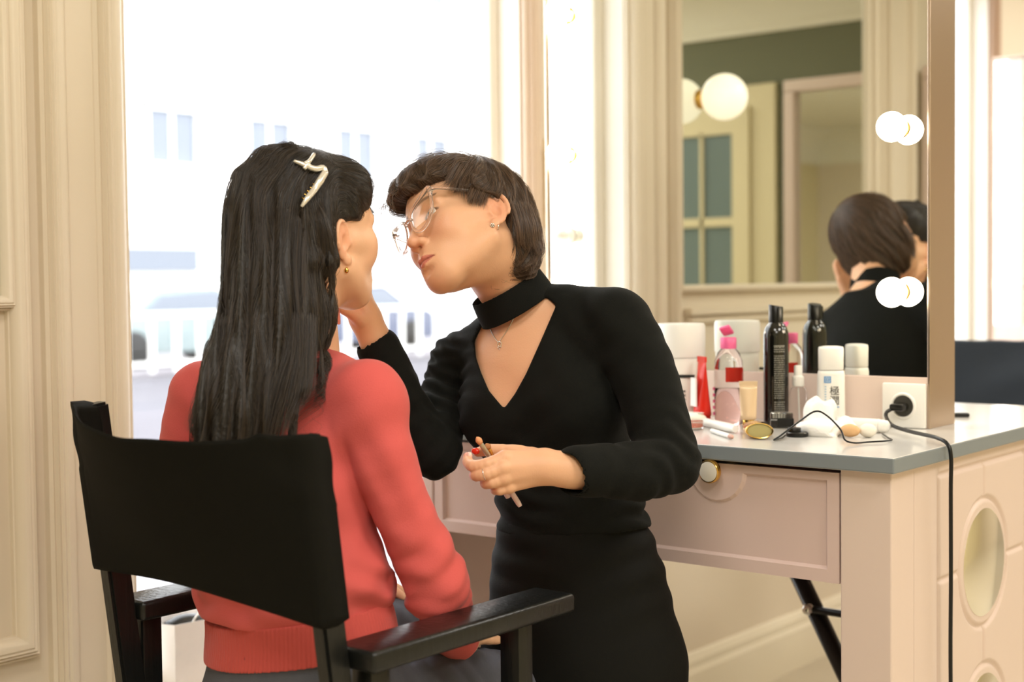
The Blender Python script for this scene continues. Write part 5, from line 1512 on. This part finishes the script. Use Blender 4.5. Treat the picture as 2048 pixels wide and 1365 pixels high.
# hands resting on the thighs
Sg = SDF()
Sg.chain([b_for[2], b_for[3], A(925, 1281, 2.175)], [.028, .0255, .022], .01, sub=3)
Sg.cap(A(926, 1281, 2.18), A(946, 1278, 2.225), .021, .015, .012); Sg.cap(A(926, 1283, 2.18), A(930, 1276, 2.23), .020, .014, .012)
finger(Sg, [A(944, 1280, 2.215), A(962, 1278, 2.235), A(978, 1279, 2.250), A(996, 1281, 2.262)], [.0108, .0092, .0086, .0070])
finger(Sg, [A(944, 1272, 2.235), A(960, 1268, 2.26), A(974, 1268, 2.28), A(988, 1271, 2.295)], [.0108, .0092, .0086, .0070])
finger(Sg, [A(938, 1266, 2.25), A(950, 1258, 2.28), A(962, 1256, 2.30), A(972, 1258, 2.315)], [.0105, .0090, .0084, .0068])
finger(Sg, [A(930, 1262, 2.255), A(940, 1252, 2.28), A(948, 1250, 2.30), A(954, 1252, 2.31)], [.0095, .0080, .0074, .0060])
finger(Sg, [A(920, 1268, 2.20), A(910, 1252, 2.23), A(904, 1240, 2.25), A(900, 1230, 2.265)], [.0125, .0105, .0090, .0070])
b_h2 = mesh_sdf(Sg, *bnd([b_for[2], A(996, 1281, 2.26), A(904, 1235, 2.25), A(960, 1260, 2.32)], .045), .0015)
LE = np.array([-1.80, 1.47, .915]); LWr = np.array([-1.725, 1.66, .815])
Sl = SDF(); Sl.chain([LE, LWr, LWr+(.03, .03, -.005)], [.030, .0255, .022], .01, sub=3)
for i, (dx, dy, dz) in enumerate(((.075, .055, -.012), (.060, .080, -.012), (.035, .090, -.012), (.010, .090, -.014))):
    k_ = LWr+np.array([.045-.014*i, .050+.008*i, -.006]); Sl.cap(LWr+(.02, .02, -.004), k_, .018, .011, .012)
    q_ = LWr+np.array([dx, dy, dz])+(.012, .01, 0); finger(Sl, [k_, (k_+q_)/2+(0, 0, .008), q_], [.0100, .0088, .0070])
finger(Sl, [LWr+(.03, .01, 0), LWr+(.055, .015, .006), A(770, 1247, 2.36)], [.0120, .0100, .0075])
b_h3 = mesh_sdf(Sl, *bnd([LE, LWr, LWr+(.1, .12, 0), A(770, 1247, 2.36)], .045), .0022)
def b_torso(S, g, k=.02, bl=0.):
    X1 = np.array([1, .03, 0])
    S.loft([((-1.515, 1.385, .64), .160+g, .125+g), ((-1.518, 1.380, .76), .150+g, .118+g), ((-1.522, 1.378, .862), .141+g+bl*.3, .108+g+bl*.3), ((-1.526, 1.380, .898), .142+g+bl, .105+g+bl), ((-1.532, 1.384, .95), .134+g, .098+g),
            ((-1.550, 1.395, 1.05), .143+g, .098+g), ((-1.570, 1.412, 1.13), .150+g, .088+g), ((-1.584, 1.430, 1.185), .118+g, .068+g), ((-1.592, 1.446, 1.222), .062+g, .056+g)], k, side=X1)
def b_sleeves(S, g):
    S.chain(b_arm, [.041+g, .040+g, .035+g, .037+g, .038+g], .02, sub=4)
    S.chain(b_for, [.038+g, .035+g, .032+g, .028+g], .012, sub=3)
    S.cap(nb-(0, 0, .018), SH_R+(-.020, 0, -.004), .030+g, .036+g, .05); S.cap(nb-(0, 0, .030), SH_L+(.01, 0, .0), .030+g, .040+g, .03)
    S.chain([SH_L, np.array([-1.79, 1.41, 1.06]), LE], [.045+g, .041+g, .037+g], .02, sub=4)
    S.chain([LE, LWr+(-.01, -.02, 0)], [.037+g, .029+g], .012, sub=3)
KR, KL = np.array([-1.435, 1.800, .655]), np.array([-1.675, 1.850, .722])
def b_legs(S, g, full=True):
    for sx, K_ in ((.085, KR), (-.085, KL)):
        h_ = np.array([-1.52+sx, 1.40, .705]); S.chain([h_, (h_+K_)/2+(0, 0, .012), K_], [.088+g, .076+g, .060+g], .03, sub=4)
        an = np.array([K_[0]+.01, 1.77 if sx > 0 else 1.80, .36 if sx > 0 else .37]); S.chain([K_, (K_+an)/2+(0, -.01, 0), an], [.060+g, .052+g, .036+g], .02, sub=4)
    S.ell((-1.518, 1.385, .70), (.155+g, .125+g, .085+g), k=.04)
Sb = SDF(); b_torso(Sb, -.012); b_sleeves(Sb, -.012); b_legs(Sb, -.008)
for K_ in (KR, KL):
    an = np.array([K_[0]+.01, 1.775, .36]); Sb.cap(an, np.array([an[0], 1.70, .345]), .03, .03, .02); Sb.cap(np.array([an[0], 1.70, .345]), np.array([an[0], 1.86, .335]), .030, .022, .02)
Sb.plane(nb-(0, 0, .06), (0, 0, 1))
b_h4 = mesh_sdf(Sb, np.array([-1.95, 1.15, .25]), np.array([-1.2, 2.0, 1.3]), .005)
V, Q = join_parts([(relax(v, q, 2), q) for v, q in (b_h1, b_h2, b_h3, b_h4)])
col = skin_colour(V, bT, bR, bs, SKIN_B, (196, 104, 92))
np_obj('body', V, Q, M_skin, client, col, origin=cl_)
eyes(client, bT, bR, bs, bR@nrm((0, 1, .1)))

# -- coral sweater
Sw = SDF(); b_torso(Sw, .006, bl=.014); b_sleeves(Sw, .007)
Sw.cap(b_for[2], b_for[3], .0365, .0345, .004)
dA = nrm(b_arm[-1]-b_arm[0]); dF = nrm(b_for[-1]-b_for[0])
Sw.fold(b_arm[3], .07, dA+.5*cv(1, 0, 0), .050, .0040, 2.6, 1.2); Sw.fold(b_arm[4], .05, dF+dA, .030, .0030, .4, 1.)
Sw.fold(A(735, 960, 1.99), .08, cv(.9, .45, 0), .050, .0035, .2, 1.3); Sw.fold(A(700, 860, 1.95), .10, cv(.6, -.8, 0), .070, .0030, 1., 1.2)
Sw.fold(A(760, 1180, 1.99), .08, cv(.5, 1, 0), .045, .0045, 1.5, 1.2); Sw.fold((-1.60, 1.27, .87), .12, (.2, 0, 1), .050, .0040, 1.3, 1.5)
Sw.fold((-1.44, 1.27, .88), .10, (-.3, 0, 1), .055, .0040, .3, 1.5); Sw.fold(A(420, 820, 2.1), .08, cv(.8, .5, 0), .045, .003, 0, 1.)
Sw.add('c', .002, lambda P: (lambda q: np.maximum(np.linalg.norm(q-(q@dF)[:, None]*dF, axis=1)-.0290, -(q@dF)))(P-b_for[3]+dF*.012), b_for[3], .06)
# raglan seams
for sg in (1, -1):
    seam = [(-1.592+sg*.058, 1.405, 1.226), (-1.58+sg*.088, 1.355, 1.175), (-1.575+sg*.105, 1.325, 1.10), (-1.565+sg*.115, 1.315, 1.02)]
    pts = []
    for p in spline(seam, 14):
        p = p.copy()
        for _ in range(12):
            d = float(Sw(p[None])[0]); p -= grad(Sw, p[None])[0]*d*.8
        pts.append(p)
    Sw.chain(pts, [.0021]*len(pts), .005, 'c')
nk = nb+np.array([.0, .008, .010]); nax = nrm((.10, .28, 1.))
Sw.add('i', 0, lambda P: np.where(np.linalg.norm(P-nk, axis=1) < .10, (P-nk)@nax-.004, -1.))
Sw.add('c', .003, lambda P: (lambda q: np.maximum((np.linalg.norm(q-(q@nax)[:, None]*nax, axis=1)-.0560), -(q@nax)-.02))(P-nk), nk, .08)
HEM = .862
Sw.plane((0, 0, HEM-.006), (0, 0, -1)) if False else None
Sw.add('i', 0, lambda P: np.where(P[:, 1] < 1.525, HEM-.004-P[:, 2]+np.where(P[:, 0] > -1.385, -.06, 0)*0-1.*(P[:, 0] > -1.33)-1.*(P[:, 0] < -1.74), -1.))
V, Q = mesh_sdf(Sw, np.array([-1.92, 1.20, .72]), np.array([-1.22, 1.86, 1.32]), .0024)
np_obj('sweater', relax(V, Q, 2), Q, M_coral, client, origin=cl_)
# ribbed hem band
Sq = SDF(); Sq.loft([((-1.516, 1.383, .809), .1555, .1225), ((-1.518, 1.381, .835), .1525, .1190), ((-1.522, 1.378, HEM+.004), .149, .116)], .0, side=(1, .03, 0))
Sq.add('d', 0, lambda P: -.0011*np.abs(np.sin(np.arctan2((P[:, 1]-1.38)*1.2, P[:, 0]+1.52)*70))-.0015*np.sin(P[:, 2]*60+P[:, 0]*9), (-1.52, 1.38, .82), .3)
Sq.add('c', .002, lambda P: (np.sqrt(((P[:, 0]+1.518)/.150)**2+((P[:, 1]-1.382)/.117)**2)-1)*.117+np.where(P[:, 2] < .820, 0, .02), (-1.52, 1.38, .82), .3)
V, Q = mesh_sdf(Sq, np.array([-1.70, 1.23, .70]), np.array([-1.33, 1.54, .90]), .0017); np_obj('ribbed_hem', relax(V, Q, 1), Q, M_coralrib, client, origin=cl_)
# neckband
Sn = SDF(); s2 = nrm(np.cross([0, 1, 0], nax)); s3 = np.cross(nax, s2)
Sn.loft([(nk-nax*.016, .066, .064), (nk+nax*.004, .061, .059)], .0, side=s2)
Sn.add('c', .003, lambda P: (lambda q: np.linalg.norm(q-(q@nax)[:, None]*nax, axis=1)-.0550)(P-nk), nk, .1)
V, Q = mesh_sdf(Sn, nk-.09, nk+.09, .0018); np_obj('neckband', relax(V, Q, 1), Q, M_coralrib, client, origin=cl_)
# jeans
Sj = SDF(); b_legs(Sj, .006); Sj.loft([((-1.515, 1.385, .66), .163, .128), ((-1.517, 1.382, .745), .154, .122), ((-1.518, 1.381, .825), .147, .114)], .03)
Sj.fold((-1.43, 1.60, .72), .12, (.25, 1, .1), .040, .0035, 0, 1.2); Sj.fold(KR, .09, (0, .6, -.6), .030, .0035, 1, 1.2); Sj.fold((-1.67, 1.62, .73), .12, (-.1, 1, 0), .045, .003); Sj.fold((-1.40, 1.46, .70), .10, (1, .6, .4), .036, .0040, .5, 1.2)
V, Q = mesh_sdf(Sj, np.array([-1.86, 1.18, .30]), np.array([-1.25, 1.98, .86]), .004); np_obj('jeans', relax(V, Q, 2), Q, M_jean, client, origin=cl_)
for K_ in (KR, KL):
    Ss = SDF(); x_ = K_[0]+.01; Ss.cap(np.array([x_, 1.715, .345]), np.array([x_, 1.87, .338]), .038, .030, .02); Ss.plane((0, 0, .302), (0, 0, -1))
    V, Q = mesh_sdf(Ss, np.array([x_-.1, 1.62, .28]), np.array([x_+.1, 1.96, .45]), .005); np_obj('shoe', relax(V, Q, 2), Q, M_shoe, client, origin=cl_)

# -- long dark hair
Hb = SDF()
def hb2(p): return bW(p)
def locb(P): return (P-bT)@bR/bs
Hb.ell(bW((0, -.026, .040)), (.083, .102, .090), bR, .0)
Hb.ell(bW((0, .034, .060)), (.063, .056, .044), bR, .03)
Hb.ell(A(538, 352, 2.08), (.040, .034, .034), None, .03)      # rolled lump at the crown
Hb.ell(A(600, 345, 2.06), (.034, .034, .026), None, .03)
Hb.ell(A(690, 362, 2.12), (.024, .026, .024), None, .03)
Hb.loft([(A(560, 380, 2.07), .060, .050), (A(548, 460, 2.045), .065, .052), (A(545, 540, 2.02), .066, .048), (A(546, 620, 1.995), .068, .042), (A(522, 700, 1.970), .070, .034),
         (A(490, 770, 1.945), .066, .028), (A(470, 840, 1.925), .058, .024), (A(462, 900, 1.915), .046, .018)], .03, side=cv(1, 0, -.12))
Hb.loft([(A(608, 420, 2.045), .030, .034), (A(622, 500, 2.035), .032, .034), (A(628, 550, 2.03), .026, .028), (A(622, 565, 2.03), .012, .012)], .015, side=cv(1, 0, -.3))
Hb.cap(A(618, 560, 2.02), A(640, 620, 2.03), .018, .016, .02); Hb.cap(A(640, 620, 2.03), A(632, 690, 2.02), .016, .010, .02)
def locks(P):
    a = P@np.array(c_r); z = P[:, 2]; m = np.clip((1.50-z)/.08, 0, 1)*np.clip((.055-locb(P)[:, 1])/.03, 0, 1)
    return -m*(.0034*np.sin(a*2*PI/.031+1.8*np.sin(z*13)+.9)+.0022*np.sin(a*2*PI/.017+2.2*np.sin(z*9+1)))-.0022*np.sin(z*2*PI/.05+a*40)*np.clip((z-1.47)/.03, 0, 1)
Hb.add('d', 0, locks)
def cutb(P):
    q = locb(P); ax = np.abs(q[:, 0])
    a = np.maximum(.052-q[:, 1]-.5*(ax-.04)*(ax > .04), q[:, 2]-(.044-.60*np.maximum(ax-.03, 0)))
    b = np.maximum(.014-q[:, 1]-.3*(q[:, 2]), q[:, 2]-.014)
    c = np.maximum(-.030-q[:, 1], q[:, 2]-.016)
    return np.maximum(np.minimum(np.minimum(a, b), c), .02-q[:, 0]-.5*(q[:, 1] > 0))
Hb.add('c', .010, cutb)
V, Q = mesh_sdf(Hb, *bnd([bT, A(470, 900, 1.93), A(400, 800, 1.95), A(600, 320, 2.1)], .15), .0030); V = relax(V, Q, 3)
M_hairbase2 = mat('near black brown hair base', (26, 20, 13), .5, bump=.6, bscale=160)
np_obj('hair', V, Q, M_hairbase2, client, origin=cl_)
M_hairB = hair_mat('dark brown hair', (18, 13, 8), (66, 50, 32), .40)
clip = A(622, 330, 2.04); q_clip = locb(clip[None])[0]
def flowB(P):
    q = locb(P); to = clip-P; to /= np.linalg.norm(to, axis=1)[:, None]+1e-6
    t = np.clip((q[:, 1]+.030)/.04, 0, 1)*np.clip((q[:, 2]+.02)/.03, 0, 1)*np.clip((P[:, 2]-1.33)/.05, 0, 1)
    dn = np.zeros_like(P); dn[:, 2] = -1
    low = np.clip((1.24-P[:, 2])/.12, 0, 1)[:, None]; dn = dn+low*(-.38*np.array(c_r)+.1*np.array(c_r)*0)+(1-low)*.0
    top = np.clip((q[:, 2]-.06)/.04, 0, 1)[:, None]*(1-t)[:, None]
    dn = dn+top*1.2*nrm(-f_)+.22*np.sin(P@np.array([70., 50, 22])+3*np.sin(P[:, 2]*25))[:, None]*np.array(c_r)
    return to*t[:, None]*1.3+dn*(1-t)[:, None]
ro = surface_samples(V, Q, 15000, lambda c: (c[:, 2] > 1.16)*1.)
q = locb(ro); front = (q[:, 1] > -.01) & (q[:, 2] > -.01)
st = comb(Hb, ro, flowB, np.where(front, rng.uniform(.04, .09, len(ro)), rng.uniform(.10, .24, len(ro))), 14, rng.uniform(-.004, .0035, len(ro)), jit=.05)
Hs = []
for s_ in st:
    q = locb(s_); bad = (q[:, 0] > .03) & (((q[:, 1] > .02) & (q[:, 2] < .004)) | ((q[:, 1] > -.035) & (q[:, 2] < .008)) | ((q[:, 1] > .060) & (q[:, 2] < .028)))
    k = int(np.argmax(bad)) if bad.any() else len(s_)
    if k >= 4: Hs.append(s_[:k])
hair_curves('hair_strands', Hs, .00017, M_hairB, client)
L_ = []
def lk(px, n, sp): 
    global L_
    L_ += lock([A(*p) for p in px], n, sp)
# long ends over the sweater
for i, (x0, x1, x2, yb) in enumerate(((452, 410, 372, 880), (470, 425, 388, 905), (490, 450, 405, 920), (505, 470, 425, 925), (525, 495, 450, 930), (545, 515, 475, 930), (560, 535, 500, 925), (575, 552, 520, 915), (590, 572, 540, 900), (600, 588, 560, 880), (612, 604, 585, 840), (618, 614, 600, 800))):
    lk([(x0, 640, 1.965), (x0-8 if i < 6 else x0, 700, 1.948), (x1, 780, 1.925), (x2, yb, 1.902)], 230, .0052)
lk([(612, 430, 2.01), (606, 520, 1.985), (608, 640, 1.962), (616, 740, 1.945), (604, 830, 1.92)], 140, .0022)
lk([(596, 440, 2.00), (590, 560, 1.975), (600, 680, 1.955), (585, 800, 1.925), (560, 900, 1.90)], 160, .003)
lk([(628, 560, 2.01), (648, 610, 2.005), (652, 655, 2.0), (636, 700, 1.99)], 200, .0045)
lk([(622, 575, 2.01), (632, 625, 2.0), (636, 680, 1.99), (622, 720, 1.97)], 200, .0045)
lk([(470, 430, 2.02), (458, 540, 2.00), (452, 640, 1.98), (425, 730, 1.96), (395, 830, 1.94)], 220, .004)
lk([(480, 400, 2.03), (462, 500, 2.01), (455, 620, 1.985), (440, 700, 1.97)], 160, .003)
for k in range(9): lk([(430-6*k*0+rng.uniform(-10, 20), 700, 1.95), (398+rng.uniform(-8, 14), 780, 1.93), (378+rng.uniform(-10, 20), 880, 1.915)], 8, .002)
# front hair swept back to the clip
for (x, y, D) in ((742, 432, 2.15), (738, 400, 2.16), (732, 372, 2.17), (722, 350, 2.18), (700, 334, 2.2)):
    lk([(x, y, D), ((x+622)/2+8, (y+330)/2-16, D-.055), (640, 334, 2.06), (618, 332, 2.045)], 120, .0035)
lk([(740, 436, 2.15), (747, 460, 2.152), (741, 488, 2.155)], 2, .0004)
# rolled loop over the ear
for k in range(7):
    d = k*3.2; lk([(628, 395+d, 2.025), (650-d*.5, 440, 2.012), (664-d, 500, 2.010), (656-d, 545, 2.012), (634-d*.4, 560, 2.018), (618, 545, 2.02)], 110, .0022)
# crown: rolled lumps and loose tuft
for k in range(8):
    lk([(588-3*k, 322+2*k, 2.045), (560-5*k, 312+5*k, 2.035), (530-4*k, 322+8*k, 2.03), (510-2*k, 352+9*k, 2.03), (505-2*k, 400+9*k, 2.02)], 120, .0030)
for k in range(26):
    a = rng.uniform(-1, 1); lk([(600+4*a, 330, 2.04), (588+8*a, 302, 2.045), (572+12*a, 290+rng.uniform(-6, 6), 2.05), (558+rng.uniform(-12, 22), 296+rng.uniform(-10, 18), 2.05)], 9, .0022)
for k in range(5): lk([(570+6*k, 330, 2.03), (545+10*k, 345+14*k, 2.012), (520+14*k, 372+10*k, 2.015), (535+16*k, 400+10*k, 2.02)], 60, .003)
lk([(560, 322, 2.04), (535, 312, 2.04), (515, 316, 2.04), (500, 330, 2.04)], 8, .0007)
lk([(650, 322, 2.06), (660, 335, 2.06), (690, 350, 2.08), (728, 372, 2.12)], 60, .006)
hair_curves('long_strands', L_, .00018, M_hairB, client)

# -- silver claw clip
hc_ = thing('hair_clip', 'silver claw clip holding up the seated woman\'s dark hair', 'hair clip', tuple(A(630, 345, 2.05)))
h0 = np.array(hc_.location)
M_clip = mat('pearly silver clip', (230, 224, 212), .25, .6)
def cdep(x, y, D):
    d = float((march(Hb, x, y, 1.8)-np.array((0, 0, CAM_H)))@np.array(c_f)); return min(d, 2.075)-.006
def cpz(*p): return [Vector(A(q[0], q[1], cdep(*q))-h0) for q in p]
def bar(name, pts, rs, m=M_clip, n=10): return obj(name, tube(spline(cpz(*pts), 5), 0, n, rs=np.interp(np.linspace(0, len(pts)-1, (len(pts)-1)*5+1), range(len(pts)), rs)), m, hc_, smooth=True)
bar('clip_arm', [(588, 322, 2.015), (604, 328, 2.005), (618, 334, 1.998), (632, 338, 1.996), (646, 336, 1.998), (650, 346, 1.992)], [.0022, .0034, .0040, .0044, .0044, .0050])
bar('clip_prong', [(628, 309, 2.02), (619, 322, 2.008), (610, 328, 2.002)], [.0030, .0032, .0036])
bar('clip_spring', [(608, 338, 1.998), (616, 330, 1.992), (624, 340, 1.992)], [.0030, .0040, .0028])
bl = bar('clip_blade', [(651, 344, 1.992), (640, 362, 1.984), (628, 380, 1.980), (614, 398, 1.982), (603, 414, 1.990)], [.0052, .0058, .0052, .0044, .0022])
for k in range(6):
    t = k/5; x, y = 640-28*t, 366+34*t
    o = obj('tooth', tube(cpz((x-1, y, 1.980), (x-9, y-5, 1.992)), .0012, 6), M_gold, bl, smooth=True)
# stud in the seated woman's ear
e3 = march(Sk2, 693, 541, 1.8)
tag(o := obj('ear_stud', sph((0, 0, 0), .0034, sc_=(1, 1, 1.3)), M_gold, smooth=True), 'small gold stud in the seated woman\'s ear', 'earring'); o.location = e3
